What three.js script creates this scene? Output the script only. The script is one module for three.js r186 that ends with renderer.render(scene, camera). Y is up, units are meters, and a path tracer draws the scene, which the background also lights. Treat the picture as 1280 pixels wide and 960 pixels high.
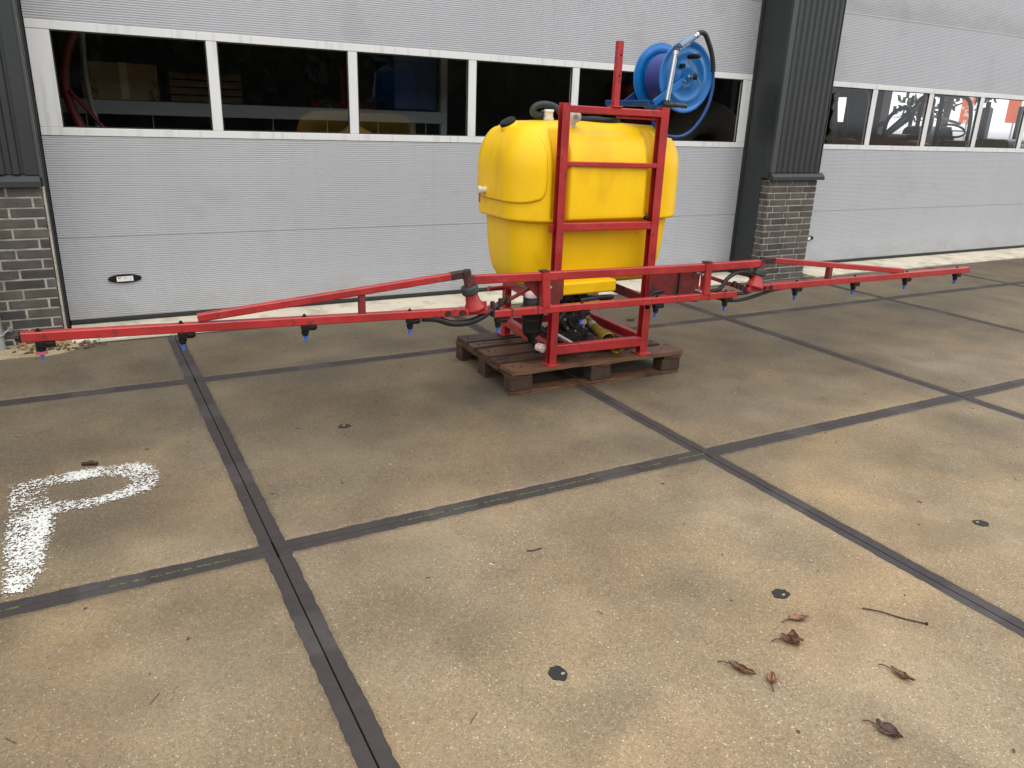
import * as THREE from 'three';
import { mergeGeometries, mergeVertices } from 'three/addons/utils/BufferGeometryUtils.js';
import { RoundedBoxGeometry } from 'three/addons/geometries/RoundedBoxGeometry.js';

// ---------------------------------------------------------------- camera, sky, sun, exposure
const scene = new THREE.Scene();
const camera = new THREE.PerspectiveCamera(52.82, 4 / 3, 0.05, 600);
camera.position.set(-0.4602, 1.484, 2.4859);
camera.rotation.order = 'YXZ';
camera.rotation.set(-0.334, -0.5127, 0.037);
const renderer = new THREE.WebGLRenderer({ antialias: true });
renderer.setSize(1024, 768);
renderer.toneMapping = THREE.LinearToneMapping;
renderer.toneMappingExposure = 1.5;
renderer.shadowMap.enabled = true;

// seeded random
let seedState = 12345;
function rnd() { seedState = (seedState + 0x6d2b79f5) | 0; let t = Math.imul(seedState ^ (seedState >>> 15), 1 | seedState); t = (t + Math.imul(t ^ (t >>> 7), 61 | t)) ^ t; return ((t ^ (t >>> 14)) >>> 0) / 4294967296; }
const rr = (a, b) => a + (b - a) * rnd();
// periodic value noise
const LAT = new Float32Array(65536); { let s = 777; for (let i = 0; i < 65536; i++) { s = (Math.imul(s, 1664525) + 1013904223) | 0; LAT[i] = (s >>> 8) / 16777216; } }
const lat = (x, y, p, k) => LAT[((((x % p) + p) % p) * 131 + (((y % p) + p) % p) * 7919 + k * 4099) & 65535];
function vnoise(x, y, p, k = 0) {
  const xi = Math.floor(x), yi = Math.floor(y), fx = x - xi, fy = y - yi;
  const u = fx * fx * (3 - 2 * fx), v = fy * fy * (3 - 2 * fy);
  const a = lat(xi, yi, p, k), b = lat(xi + 1, yi, p, k), c = lat(xi, yi + 1, p, k), d = lat(xi + 1, yi + 1, p, k);
  return a + (b - a) * u + (c - a) * v + (a - b - c + d) * u * v;
}
function fbm(x, y, p, oct = 4, k = 0) { let s = 0, a = 0.5, n = 0; for (let i = 0; i < oct; i++) { s += a * vnoise(x, y, p, k + i); n += a; x *= 2; y *= 2; p *= 2; a *= 0.5; } return s / n; }
const clamp = (x, a = 0, b = 1) => Math.min(b, Math.max(a, x));
const lerp = (a, b, t) => a + (b - a) * t;
const sstep = (a, b, x) => { const t = clamp((x - a) / (b - a)); return t * t * (3 - 2 * t); };
const toS = (c) => 255 * (c <= 0.0031308 ? 12.92 * c : 1.055 * Math.pow(c, 1 / 2.4) - 0.055);

// overcast sky: brighter overhead than at the horizon, soft cloud structure
{
  const w = 512, h = 256, d = new Float32Array(w * h * 4);
  for (let j = 0; j < h; j++) for (let i = 0; i < w; i++) {
    const el = ((j + 0.5) / h - 0.5) * Math.PI, s = Math.max(0, Math.sin(el));
    const cl = fbm(i / w * 8, j / h * 8, 8, 4, 3) - 0.5;
    let L = (0.86 + 0.62 * s) * (1 + 0.22 * cl);
    if (el < 0) L = 0.34;
    d.set([L * 0.975, L, L * 1.05, 1], (j * w + i) * 4);
  }
  const sky = new THREE.DataTexture(d, w, h, THREE.RGBAFormat, THREE.FloatType);
  sky.mapping = THREE.EquirectangularReflectionMapping; sky.magFilter = THREE.LinearFilter; sky.minFilter = THREE.LinearFilter; sky.needsUpdate = true;
  scene.background = sky; scene.environment = sky;
}
const sun = new THREE.DirectionalLight(0xfff6ea, 0.5);
sun.position.set(5, 22, 13); sun.target.position.set(2, 0, -1);
sun.castShadow = true; sun.shadow.radius = 60; sun.shadow.mapSize.set(2048, 2048);
Object.assign(sun.shadow.camera, { left: -16, right: 16, top: 16, bottom: -16, near: 1, far: 60 });
scene.add(sun, sun.target);

// ---------------------------------------------------------------- helpers
const usedNames = {};
function numbered(n) { const k = usedNames[n] = (usedNames[n] ?? -1) + 1; return k ? n + '_' + String(k).padStart(3, '0') : n; }
function thing(name, label, category, [x, y, z] = [0, 0, 0], group, kind) {
  const o = new THREE.Group(); o.name = numbered(name); o.position.set(x, y, z); scene.add(o);
  o.userData = { label, category }; if (group) o.userData.group = group; if (kind) o.userData.kind = kind;
  return o;
}
function tag(o, label, category, group, kind) { if (label) o.userData.label = label; if (category) o.userData.category = category; if (group) o.userData.group = group; if (kind) o.userData.kind = kind; return o; }
function boxUV(g) {
  g = g.index ? g.toNonIndexed() : g; const p = g.attributes.position, n = g.attributes.normal, uv = new Float32Array(p.count * 2);
  for (let f = 0; f < p.count; f += 3) {
    const a = [0, 0, 0]; for (let k = 0; k < 3; k++) { a[0] += Math.abs(n.getX(f + k)); a[1] += Math.abs(n.getY(f + k)); a[2] += Math.abs(n.getZ(f + k)); }
    const m = a[0] > a[1] && a[0] > a[2] ? 0 : a[1] > a[2] ? 1 : 2;
    for (let k = 0; k < 3; k++) { const i = f + k, X = p.getX(i), Y = p.getY(i), Z = p.getZ(i); uv[2 * i] = m === 0 ? Z : X; uv[2 * i + 1] = m === 1 ? Z : Y; }
  }
  g.setAttribute('uv', new THREE.BufferAttribute(uv, 2)); return g;
}
const clean = (g) => { g = g.index ? g.toNonIndexed() : g; for (const k of Object.keys(g.attributes)) if (!['position', 'normal', 'uv'].includes(k)) g.deleteAttribute(k); if (!g.attributes.uv) g.setAttribute('uv', new THREE.BufferAttribute(new Float32Array(g.attributes.position.count * 2), 2)); return g; };
// a mesh of one or several geometries given in world metres, hung under parent (whose own place is taken off)
function part(name, geos, mat, parent, opt = {}) {
  geos = (Array.isArray(geos) ? geos : [geos]).map(clean);
  let g = geos.length > 1 ? mergeGeometries(geos, false) : geos[0];
  if (!opt.uv) g = boxUV(g);
  const m = new THREE.Mesh(g, mat); m.castShadow = m.receiveShadow = true;
  if (parent) { m.name = name; let o = parent, off = new THREE.Vector3(); while (o && o !== scene) { off.add(o.position); o = o.parent; } g.translate(-off.x, -off.y, -off.z); parent.add(m); }
  else { m.name = numbered(name); scene.add(m); }
  return m;
}
const V = (x, y, z) => new THREE.Vector3(x, y, z);
const arr = (p) => Array.isArray(p) ? V(...p) : p;
function box(x0, x1, y0, y1, z0, z1) { return new THREE.BoxGeometry(x1 - x0, y1 - y0, z1 - z0).translate((x0 + x1) / 2, (y0 + y1) / 2, (z0 + z1) / 2); }
function rbox(x0, x1, y0, y1, z0, z1, r = 0.004, s = 1) { return new RoundedBoxGeometry(x1 - x0, y1 - y0, z1 - z0, s, r).translate((x0 + x1) / 2, (y0 + y1) / 2, (z0 + z1) / 2); }
// square tube with chamfered edges from a to b: w sideways, h along up
function bar(a, b, w, h, up = [0, 1, 0], c = 0.004) {
  a = arr(a); b = arr(b); const L = a.distanceTo(b), s = new THREE.Shape(), x = w / 2, y = h / 2;
  s.moveTo(-x + c, -y); s.lineTo(x - c, -y); s.lineTo(x, -y + c); s.lineTo(x, y - c); s.lineTo(x - c, y); s.lineTo(-x + c, y); s.lineTo(-x, y - c); s.lineTo(-x, -y + c);
  const g = new THREE.ExtrudeGeometry(s, { depth: L, bevelEnabled: false });
  const d = b.clone().sub(a).normalize(), X = V(...up).cross(d).normalize(), Y = d.clone().cross(X);
  return g.applyMatrix4(new THREE.Matrix4().makeBasis(X, Y, d).setPosition(a));
}
function cyl(a, b, r0, r1 = r0, n = 20) {
  a = arr(a); b = arr(b); const d = b.clone().sub(a), L = d.length();
  const g = new THREE.CylinderGeometry(r1, r0, L, n).translate(0, L / 2, 0);
  return g.applyMatrix4(new THREE.Matrix4().makeRotationFromQuaternion(new THREE.Quaternion().setFromUnitVectors(V(0, 1, 0), d.normalize())).setPosition(a));
}
function lathe(prof, a, dir, n = 32) {
  const g = new THREE.LatheGeometry(prof.map((p) => new THREE.Vector2(p[0], p[1])), n);
  return g.applyMatrix4(new THREE.Matrix4().makeRotationFromQuaternion(new THREE.Quaternion().setFromUnitVectors(V(0, 1, 0), arr(dir).clone().normalize())).setPosition(arr(a)));
}
function tube(pts, r, seg = 40, n = 10, closed = false) { return new THREE.TubeGeometry(new THREE.CatmullRomCurve3(pts.map(arr), closed, 'centripetal'), seg, r, n, closed); }
function prism(outline, depth, M) { const s = new THREE.Shape(outline.map((p) => new THREE.Vector2(...p))); const g = new THREE.ExtrudeGeometry(s, { depth, bevelEnabled: false }); return M ? g.applyMatrix4(M) : g; }

// ---------------------------------------------------------------- textures and materials
function tex(n, fn, tile, srgb = true, n2 = n) {
  const d = new Uint8Array(n * n2 * 4);
  for (let j = 0; j < n2; j++) for (let i = 0; i < n; i++) { const c = fn(i / n, j / n2, i, j), o = (j * n + i) * 4; for (let k = 0; k < 3; k++) d[o + k] = clamp(srgb ? toS(clamp(c[k])) : c[k] * 255, 0, 255); d[o + 3] = 255; }
  return dtex(d, n, n2, tile, srgb);
}
function dtex(d, n, n2, tile, srgb) {
  const t = new THREE.DataTexture(d, n, n2, THREE.RGBAFormat); t.wrapS = t.wrapT = THREE.RepeatWrapping; t.magFilter = THREE.LinearFilter; t.minFilter = THREE.LinearMipmapLinearFilter; t.generateMipmaps = true;
  t.repeat.set(1 / tile, 1 / tile); if (srgb) t.colorSpace = THREE.SRGBColorSpace; t.needsUpdate = true; return t;
}
const std = (o) => { if (Array.isArray(o.color)) o.color = new THREE.Color().setRGB(...o.color); return new THREE.MeshStandardMaterial({ roughness: 0.7, metalness: 0, ...o }); };
const phys = (o) => { if (Array.isArray(o.color)) o.color = new THREE.Color().setRGB(...o.color); return new THREE.MeshPhysicalMaterial({ roughness: 0.5, metalness: 0, ...o }); };
const grey = (lo, hi, p, oct, k) => (u, v) => { const g = lerp(lo, hi, fbm(u * p, v * p, p, oct, k)); return [g, g, g]; };

// exposed-aggregate concrete: 2 m tile, pebbles stamped into a mottled matrix
let concreteMap, concreteBump;
{
  const n = 2048, col = new Float32Array(n * n * 3), hgt = new Float32Array(n * n);
  for (let j = 0; j < n; j++) for (let i = 0; i < n; i++) {
    const u = i / n, v = j / n, a = fbm(u * 6, v * 6, 6, 4, 1), b = 0.45 * vnoise(u * 256, v * 256, 256, 5) + 0.55 * vnoise(u * 620, v * 620, 620, 6), c = LAT[(i * 7 + j * 4099 + ((i * j) >> 3)) & 65535];
    const m = 0.66 + 0.50 * a + 0.52 * (b - 0.5) + 0.52 * (c - 0.5), warm = fbm(u * 4 + 9, v * 4, 4, 3, 9) - 0.5, o = (j * n + i) * 3;
    col[o] = 0.272 * m * (1 + 0.2 * warm); col[o + 1] = 0.205 * m; col[o + 2] = 0.120 * m * (1 - 0.25 * warm); hgt[j * n + i] = 0.45 + 0.2 * b + 0.1 * c;
  }
  const stamp = (cx, cy, r, asp, th, c, k, h) => {
    const R = Math.ceil(r * 1.6), ct = Math.cos(th), st = Math.sin(th);
    for (let y = -R; y <= R; y++) for (let x = -R; x <= R; x++) {
      const a = (x * ct + y * st) / r, b = (-x * st + y * ct) / (r * asp), q = a * a + b * b; if (q > 1.3) continue;
      const w = k * clamp(1.3 - q), o = (((cy + y + n) % n) * n + ((cx + x + n) % n));
      for (let e = 0; e < 3; e++) col[o * 3 + e] = lerp(col[o * 3 + e], c[e], w); hgt[o] = lerp(hgt[o], h, w);
    }
  };
  const pal = [[0.52, 0.46, 0.34], [0.62, 0.58, 0.48], [0.40, 0.30, 0.19], [0.30, 0.22, 0.15], [0.20, 0.17, 0.13], [0.12, 0.11, 0.10], [0.42, 0.38, 0.30]];
  for (let q = 0; q < 52000; q++) { const big = rnd() < 0.04; stamp(Math.floor(rnd() * n), Math.floor(rnd() * n), big ? rr(2.6, 4.6) : rr(1.1, 2.6), rr(0.55, 1), rnd() * 3.14, pal[Math.floor(rnd() * pal.length)], rr(0.25, 0.7), rr(0.5, 0.9)); }
  for (let q = 0; q < 1500; q++) stamp(Math.floor(rnd() * n), Math.floor(rnd() * n), rr(0.8, 2.3), rr(0.5, 1), rnd() * 3.14, [0.70, 0.64, 0.50], rr(0.6, 1), 0.8);
  for (let q = 0; q < 5200; q++) stamp(Math.floor(rnd() * n), Math.floor(rnd() * n), rr(1.0, 2.6), rr(0.5, 1), rnd() * 3.14, [0.05, 0.045, 0.04], rr(0.5, 1), 0.1);
  const d = new Uint8Array(n * n * 4); for (let i = 0; i < n * n; i++) { for (let e = 0; e < 3; e++) d[i * 4 + e] = toS(clamp(col[i * 3 + e])); d[i * 4 + 3] = 255; }
  concreteMap = dtex(d, n, n, 2, true);
  const h = new Uint8Array(n * n * 4); for (let i = 0; i < n * n; i++) { const g = 255 * clamp(hgt[i]); h[i * 4] = h[i * 4 + 1] = h[i * 4 + 2] = g; h[i * 4 + 3] = 255; }
  concreteBump = dtex(h, n, n, 2, false);
}
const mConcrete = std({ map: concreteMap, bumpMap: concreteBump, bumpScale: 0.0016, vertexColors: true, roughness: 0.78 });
const steelMap = tex(512, (u, v) => { const a = fbm(u * 5, v * 5, 5, 4, 2), b = fbm(u * 40, v * 8, 40, 3, 6), s = fbm(u * 3 + 4, v * 3, 3, 4, 12), p = sstep(0.56, 0.66, s) * 0.5; const m = 0.6 + 0.5 * a + 0.25 * (b - 0.5); return [(0.040 + p * 0.035) * m, (0.031 + p * 0.033) * m, (0.028 + p * 0.034) * m]; }, 0.8);
const mSteel = std({ map: steelMap, roughness: 0.7, metalness: 0.0, bumpMap: tex(256, grey(0, 1, 24, 4, 3), 0.4, false), bumpScale: 0.0012 });
const redMap = tex(1024, (u, v) => {
  const a = fbm(u * 6, v * 6, 6, 4, 21), b = fbm(u * 34, v * 34, 34, 4, 25), c = fbm(u * 14 + 2, v * 14, 14, 4, 31), f = fbm(u * 90, v * 90, 90, 2, 35);
  let R = 0.40 * (0.82 + 0.3 * a), G = 0.017 * (0.7 + 0.7 * a), B = 0.018 * (0.7 + 0.7 * a);
  { const big = fbm(u * 3, v * 3, 3, 3, 39), k = 0.72 + 0.55 * big; R *= k; G *= k; B *= k; }
  const fade = sstep(0.5, 0.75, c) * 0.22; R = lerp(R, 0.5, fade); G = lerp(G, 0.06, fade); B = lerp(B, 0.07, fade);
  const dirt = sstep(0.655, 0.76, b) * 0.6; R = lerp(R, 0.075, dirt); G = lerp(G, 0.028, dirt); B = lerp(B, 0.02, dirt);
  const chip = sstep(0.715, 0.77, c * 0.5 + f * 0.5) * 0.7; R = lerp(R, 0.03, chip); G = lerp(G, 0.02, chip); B = lerp(B, 0.018, chip);
  return [R, G, B];
}, 0.7);
const mRed = phys({ map: redMap, roughness: 0.38, clearcoat: 0.25, clearcoatRoughness: 0.25, bumpMap: tex(256, grey(0, 1, 20, 4, 44), 0.25, false), bumpScale: 0.0006 });
const mDarkRed = std({ map: tex(512, (u, v) => { const a = fbm(u * 10, v * 10, 10, 4, 51), b = sstep(0.52, 0.66, fbm(u * 18, v * 18, 18, 4, 57)); return [lerp(0.20, 0.055, b) * (0.7 + 0.6 * a), lerp(0.016, 0.03, b), lerp(0.018, 0.022, b)]; }, 0.3), roughness: 0.55 });
const mRust = std({ map: tex(256, (u, v) => { const a = fbm(u * 12, v * 12, 12, 4, 61); return [lerp(0.02, 0.12, a * a), lerp(0.015, 0.04, a * a), 0.02]; }, 0.15), roughness: 0.6, metalness: 0.3 });
const yellowMap = tex(1024, (u, v) => {
  const a = fbm(u * 5, v * 5, 5, 5, 71), st = fbm(u * 30, v * 3, 30, 4, 75), g = fbm(u * 60, v * 60, 60, 2, 79), sm = sstep(0.58, 0.78, fbm(u * 8 + 3, v * 5, 8, 4, 83));
  const m = 0.93 + 0.1 * a + 0.07 * (st - 0.5) - 0.09 * sm;
  return [0.93 * m, (0.56 + 0.02 * (a - 0.5)) * m * (1 - 0.05 * sm), 0.002 + 0.004 * g];
}, 1.3);
const mYellow = phys({ map: yellowMap, roughness: 0.40, specularIntensity: 0.7, bumpMap: tex(256, grey(0, 1, 30, 3, 88), 0.12, false), bumpScale: 0.0005 });
const mBlue = phys({ map: tex(512, (u, v) => { const a = fbm(u * 6, v * 6, 6, 5, 91), b = sstep(0.62, 0.72, fbm(u * 22, v * 22, 22, 4, 95)) * 0.5; return [lerp(0.003, 0.02, b), lerp(0.150, 0.14, b) * (0.8 + 0.4 * a), lerp(0.45, 0.30, b) * (0.8 + 0.4 * a)]; }, 0.35), roughness: 0.33, clearcoat: 0.3, clearcoatRoughness: 0.2 });
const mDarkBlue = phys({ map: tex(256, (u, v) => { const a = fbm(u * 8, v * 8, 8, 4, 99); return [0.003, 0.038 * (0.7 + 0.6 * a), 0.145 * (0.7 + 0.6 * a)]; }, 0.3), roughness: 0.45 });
const mHose = phys({ color: [0.028, 0.042, 0.21], roughness: 0.4 });
const mLightHose = phys({ color: [0.004, 0.045, 0.20], roughness: 0.32 });
const mBlack = phys({ specularIntensity: 0.5, map: tex(256, (u, v) => { const a = fbm(u * 14, v * 14, 14, 4, 103); const g = lerp(0.004, 0.014, a); return [g, g, g * 1.03]; }, 0.2), roughness: 0.45 });
const mRubber = std({ color: [0.013, 0.013, 0.014], roughness: 0.5 });
const mGreyPlastic = std({ color: [0.035, 0.042, 0.046], roughness: 0.45 });
const mTip = phys({ color: [0.03, 0.13, 0.62], roughness: 0.35 });
const mPinkTip = std({ color: [0.45, 0.10, 0.12], roughness: 0.5 });
const mWhite = std({ map: tex(256, (u, v) => { const a = fbm(u * 10, v * 10, 10, 4, 107); return [0.70 * (0.8 + 0.25 * a), 0.66 * (0.78 + 0.28 * a), 0.58 * (0.74 + 0.3 * a)]; }, 0.15), roughness: 0.5 });
const mPinkWhite = std({ color: [0.68, 0.52, 0.48], roughness: 0.45 });
const mChrome = std({ color: [0.62, 0.62, 0.62], metalness: 1, roughness: 0.2 });
const mCastMetal = std({ map: tex(256, (u, v) => { const a = fbm(u * 16, v * 16, 16, 4, 111); return [0.02 + 0.14 * a * a, 0.02 + 0.13 * a * a, 0.018 + 0.12 * a * a]; }, 0.2), metalness: 0.5, roughness: 0.5 });
const mOlive = phys({ map: tex(256, (u, v) => { const a = fbm(u * 9, v * 9, 9, 4, 117), d = sstep(0.58, 0.7, fbm(u * 20, v * 20, 20, 4, 119)); return [lerp(0.36, 0.10, d) * (0.7 + 0.5 * a), lerp(0.235, 0.075, d) * (0.7 + 0.5 * a), 0.02]; }, 0.25), roughness: 0.45 });
const woodTex = (k, tone) => tex(512, (u, v) => { const y = v * 46 + 2.2 * fbm(u * 3, v * 6, 6, 3, k), g = vnoise(u * 5, y, 512, k + 3), f = vnoise(u * 90, v * 220, 512, k + 5), d = sstep(0.5, 0.72, fbm(u * 5, v * 9, 9, 4, k + 7)); const m = (0.5 + 0.6 * g + 0.35 * (f - 0.5)) * tone * lerp(1, 0.42, d); return [0.118 * m, 0.057 * m, 0.029 * m]; }, 0.5);
const woodBump = tex(256, (u, v) => { const g = vnoise(u * 6, v * 70, 512, 7) * 0.6 + 0.4 * vnoise(u * 40, v * 120, 512, 9); return [g, g, g]; }, 0.4, false);
const mWoods = [woodTex(131, 1.0), woodTex(147, 0.75), woodTex(161, 1.35)].map((m) => std({ map: m, roughness: 0.5, bumpMap: woodBump, bumpScale: 0.003 }));
const mBlock = std({ map: tex(256, (u, v) => { const a = fbm(u * 30, v * 30, 30, 3, 171), b = fbm(u * 5, v * 5, 5, 4, 173); const m = 0.35 + 0.9 * a * b; return [0.095 * m, 0.05 * m, 0.029 * m]; }, 0.25), roughness: 0.75, bumpMap: tex(256, grey(0, 1, 40, 3, 175), 0.2, false), bumpScale: 0.004 });
const doorMap = tex(1024, (u, v) => { const a = fbm(u * 3, v * 4, 4, 4, 181), s = fbm(u * 46, v * 2, 46, 4, 185), g = sstep(0.63, 0.8, fbm(u * 9, v * 9, 9, 4, 189)); const m = 0.95 + 0.08 * a + 0.07 * (s - 0.5) - 0.10 * g; const sp = sstep(0.10, 0.015, v + 0.06 * (fbm(u * 24, v * 24, 24, 3, 187) - 0.5)) * (0.10 + 0.16 * fbm(u * 16, v * 40, 16, 3, 188)), rn = 0.022 * sstep(0.6, 0.8, fbm(u * 70, v * 1, 70, 3, 186)); const k = m * (1 - sp - rn); return [0.49 * k, 0.497 * k * (1 - 0.05 * sp), 0.515 * k * (1 - 0.3 * sp)]; }, 2.6);
const mDoor = std({ map: doorMap, roughness: 0.42, metalness: 0.12 });
const mFrame = std({ map: tex(512, (u, v) => { const a = fbm(u * 4, v * 4, 4, 4, 191), s = sstep(0.55, 0.75, fbm(u * 40, v * 3, 40, 4, 195)); const m = 0.94 + 0.09 * a - 0.12 * s; return [0.74 * m, 0.74 * m, 0.72 * m]; }, 1.4), roughness: 0.4 });
const mAnth = std({ map: tex(512, (u, v) => { const a = fbm(u * 4, v * 4, 4, 5, 201), s = fbm(u * 30, v * 3, 30, 3, 205); const m = 0.8 + 0.35 * a + 0.12 * (s - 0.5); return [0.028 * m, 0.031 * m, 0.031 * m]; }, 1.1), roughness: 0.42 });
const mAnthLight = std({ color: [0.05, 0.054, 0.055], roughness: 0.4 });
const brickTex = tex(512, (u, v) => { const a = fbm(u * 8, v * 8, 8, 4, 211), b = vnoise(u * 120, v * 120, 120, 215), s = vnoise(u * 3, v * 70, 210, 217); const m = 0.6 + 0.55 * a + 0.35 * (b - 0.5) + 0.2 * (s - 0.5); return [0.090 * m, 0.081 * m, 0.073 * m]; }, 0.5);
const brickBump = tex(256, grey(0, 1, 36, 4, 219), 0.2, false);
const mBricks = [[1, 1, 1], [0.66, 0.65, 0.66], [1.3, 1.25, 1.18], [1.12, 1.0, 0.92]].map((c) => std({ map: brickTex, color: c, roughness: 0.72, bumpMap: brickBump, bumpScale: 0.0018 }));
const mMortar = std({ map: tex(256, (u, v) => { const a = fbm(u * 10, v * 10, 10, 4, 221), b = vnoise(u * 128, v * 128, 128, 225); const g = sstep(0.5, 0.72, fbm(u * 3 + 5, v * 3, 3, 4, 228)), m = (0.72 + 0.4 * a + 0.3 * (b - 0.5)) * (1 - 0.35 * g); return [0.46 * m, 0.43 * m, 0.355 * m]; }, 0.3), roughness: 0.9, bumpMap: brickBump, bumpScale: 0.003 });
const mSill = std({ map: tex(512, (u, v) => { const a = fbm(u * 6, v * 6, 6, 5, 231), d = sstep(0.5, 0.72, fbm(u * 10, v * 10, 10, 4, 235)), b = vnoise(u * 200, v * 200, 200, 237); const m = 0.8 + 0.3 * a + 0.16 * (b - 0.5) - 0.25 * d; return [0.68 * m, 0.61 * m, 0.47 * m]; }, 1.3), roughness: 0.85 });
const mSand = std({ map: tex(512, (u, v) => { const a = fbm(u * 8, v * 8, 8, 5, 241), b = vnoise(u * 220, v * 220, 220, 245); const m = 0.6 + 0.55 * a + 0.55 * (b - 0.5); return [0.40 * m, 0.32 * m, 0.19 * m]; }, 0.6), roughness: 0.95, bumpMap: tex(256, grey(0, 1, 50, 3, 247), 0.3, false), bumpScale: 0.006 });
const mGround = std({ map: tex(512, (u, v) => { const a = fbm(u * 6, v * 6, 6, 5, 251); const m = 0.7 + 0.6 * a; return [0.25 * m, 0.21 * m, 0.15 * m]; }, 5), roughness: 0.9 });
const mGlass = phys({ color: 0xffffff, transmission: 1, thickness: 0, roughness: 0.0, ior: 1.5 });
const mSeal = std({ color: [0.02, 0.021, 0.022], roughness: 0.7 });
const mZinc = std({ map: tex(256, (u, v) => { const a = fbm(u * 9, v * 9, 9, 4, 261); const m = 0.7 + 0.5 * a; return [0.36 * m, 0.38 * m, 0.38 * m]; }, 0.3), roughness: 0.5, metalness: 0.35 });

// ---------------------------------------------------------------- ground, paving
{
  const g = new THREE.PlaneGeometry(500, 500).rotateX(-Math.PI / 2).translate(0, -0.03, 0);
  tag(part('ground', g, mGround), null, null, null, 'structure');
}
const paving = thing('paving', 'yard of large square concrete slabs with dark steel edges', 'paving', [0, 0, 0], null, 'structure'); delete paving.userData.category;
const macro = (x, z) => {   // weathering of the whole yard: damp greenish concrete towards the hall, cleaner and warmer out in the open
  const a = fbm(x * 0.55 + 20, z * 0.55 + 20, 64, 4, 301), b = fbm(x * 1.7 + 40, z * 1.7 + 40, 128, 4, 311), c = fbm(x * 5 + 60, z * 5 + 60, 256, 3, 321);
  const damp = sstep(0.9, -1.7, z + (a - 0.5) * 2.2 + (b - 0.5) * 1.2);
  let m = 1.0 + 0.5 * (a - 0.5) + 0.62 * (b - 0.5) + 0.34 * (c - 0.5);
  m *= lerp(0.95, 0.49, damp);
  const wet = sstep(1.15, 0.35, Math.hypot((x - 2.0) / 1.0, (z + 1.25) / 0.62) + 0.5 * (b - 0.5) + 0.4 * (c - 0.5)); m *= 1 - 0.38 * wet;  // irregular darker ellipse in the slab colour, under and around the pallet
  for (const [ax, az, ar] of [[3.6, 0.9, 1.75], [4.9, -1.3, 1.5], [0.4, 2.9, 2.1]]) { const q = Math.abs(Math.hypot(x - ax, z - az) - ar); if (q < 0.11) m *= 1 - 0.10 * sstep(0.11, 0.03, q) * sstep(0.42, 0.6, a + 0.4 * (c - 0.5)); }
  const stain = sstep(0.62, 0.74, b) * 0.25; m *= 1 - stain;
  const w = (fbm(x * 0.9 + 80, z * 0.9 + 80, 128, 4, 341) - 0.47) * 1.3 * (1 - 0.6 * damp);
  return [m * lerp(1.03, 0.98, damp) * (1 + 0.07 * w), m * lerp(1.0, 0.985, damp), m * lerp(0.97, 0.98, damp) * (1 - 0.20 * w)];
};
const EDGE = 0.046, GAP = 0.0035;
function slabTop(x0, z0, sx, sz) {
  const ix = x0 + EDGE, iz = z0 + EDGE, lx = sx - 2 * EDGE, lz = sz - 2 * EDGE, nx = Math.round(lx * 42), nz = Math.round(lz * 42);
  const pos = [], uv = [], col = [], idx = [], flip = rnd() < 0.5 ? -1 : 1, ou = rnd() * 2, ov = rnd() * 2, tone = rr(0.91, 1.07), rot = rnd() < 0.5;
  for (let j = 0; j <= nz; j++) for (let i = 0; i <= nx; i++) {
    let x = ix + lx * i / nx, z = iz + lz * j / nz;
    const e = (k) => (LAT[(k * 37 + Math.floor(x0 * 911 + z0 * 577) * 13) & 65535] - 0.4) * 0.005 + (vnoise(k * 0.35, x0 * 3 + z0 * 5 + 50, 4096, 7) - 0.45) * 0.0035;
    if (i === 0) x -= e(j + 11); if (i === nx) x += e(j + 411); if (j === 0) z -= e(i + 811); if (j === nz) z += e(i + 1211);
    const y = 0.0018 + (vnoise(x * 2.3 + 30, z * 2.3 + 30, 256, 9) - 0.5) * 0.0022;
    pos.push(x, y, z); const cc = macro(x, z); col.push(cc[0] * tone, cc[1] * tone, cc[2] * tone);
    uv.push((rot ? z : x) * flip + ou, (rot ? x : z) + ov);
  }
  for (let j = 0; j < nz; j++) for (let i = 0; i < nx; i++) { const a = j * (nx + 1) + i, b = a + 1, c = a + nx + 1, d = c + 1; idx.push(a, c, b, b, c, d); }
  // rim down to the steel
  const rim = []; for (let i = 0; i <= nx; i++) rim.push(i); for (let j = 1; j <= nz; j++) rim.push(j * (nx + 1) + nx); for (let i = nx - 1; i >= 0; i--) rim.push(nz * (nx + 1) + i); for (let j = nz - 1; j > 0; j--) rim.push(j * (nx + 1));
  const base = pos.length / 3; for (const r of rim) { pos.push(pos[r * 3], -0.02, pos[r * 3 + 2]); uv.push(uv[r * 2], uv[r * 2 + 1]); col.push(col[r * 3] * 0.8, col[r * 3 + 1] * 0.8, col[r * 3 + 2] * 0.8); }
  for (let k = 0; k < rim.length; k++) { const a = rim[k], b = rim[(k + 1) % rim.length], c = base + k, d = base + (k + 1) % rim.length; idx.push(a, b, c, b, d, c); }
  const g = new THREE.BufferGeometry(); g.setAttribute('position', new THREE.Float32BufferAttribute(pos, 3)); g.setAttribute('uv', new THREE.Float32BufferAttribute(uv, 2)); g.setAttribute('color', new THREE.Float32BufferAttribute(col, 3)); g.setIndex(idx); g.computeVertexNormals();
  return g;
}
const stripGeos = {};
function strip(L) { const k = L.toFixed(2); return stripGeos[k] ??= boxUV(new RoundedBoxGeometry(L - 2 * GAP, 0.03, EDGE + 0.008, 1, 0.0025)); }
const stripY = boxUV(new THREE.BoxGeometry(1, 1, 1));
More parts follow.
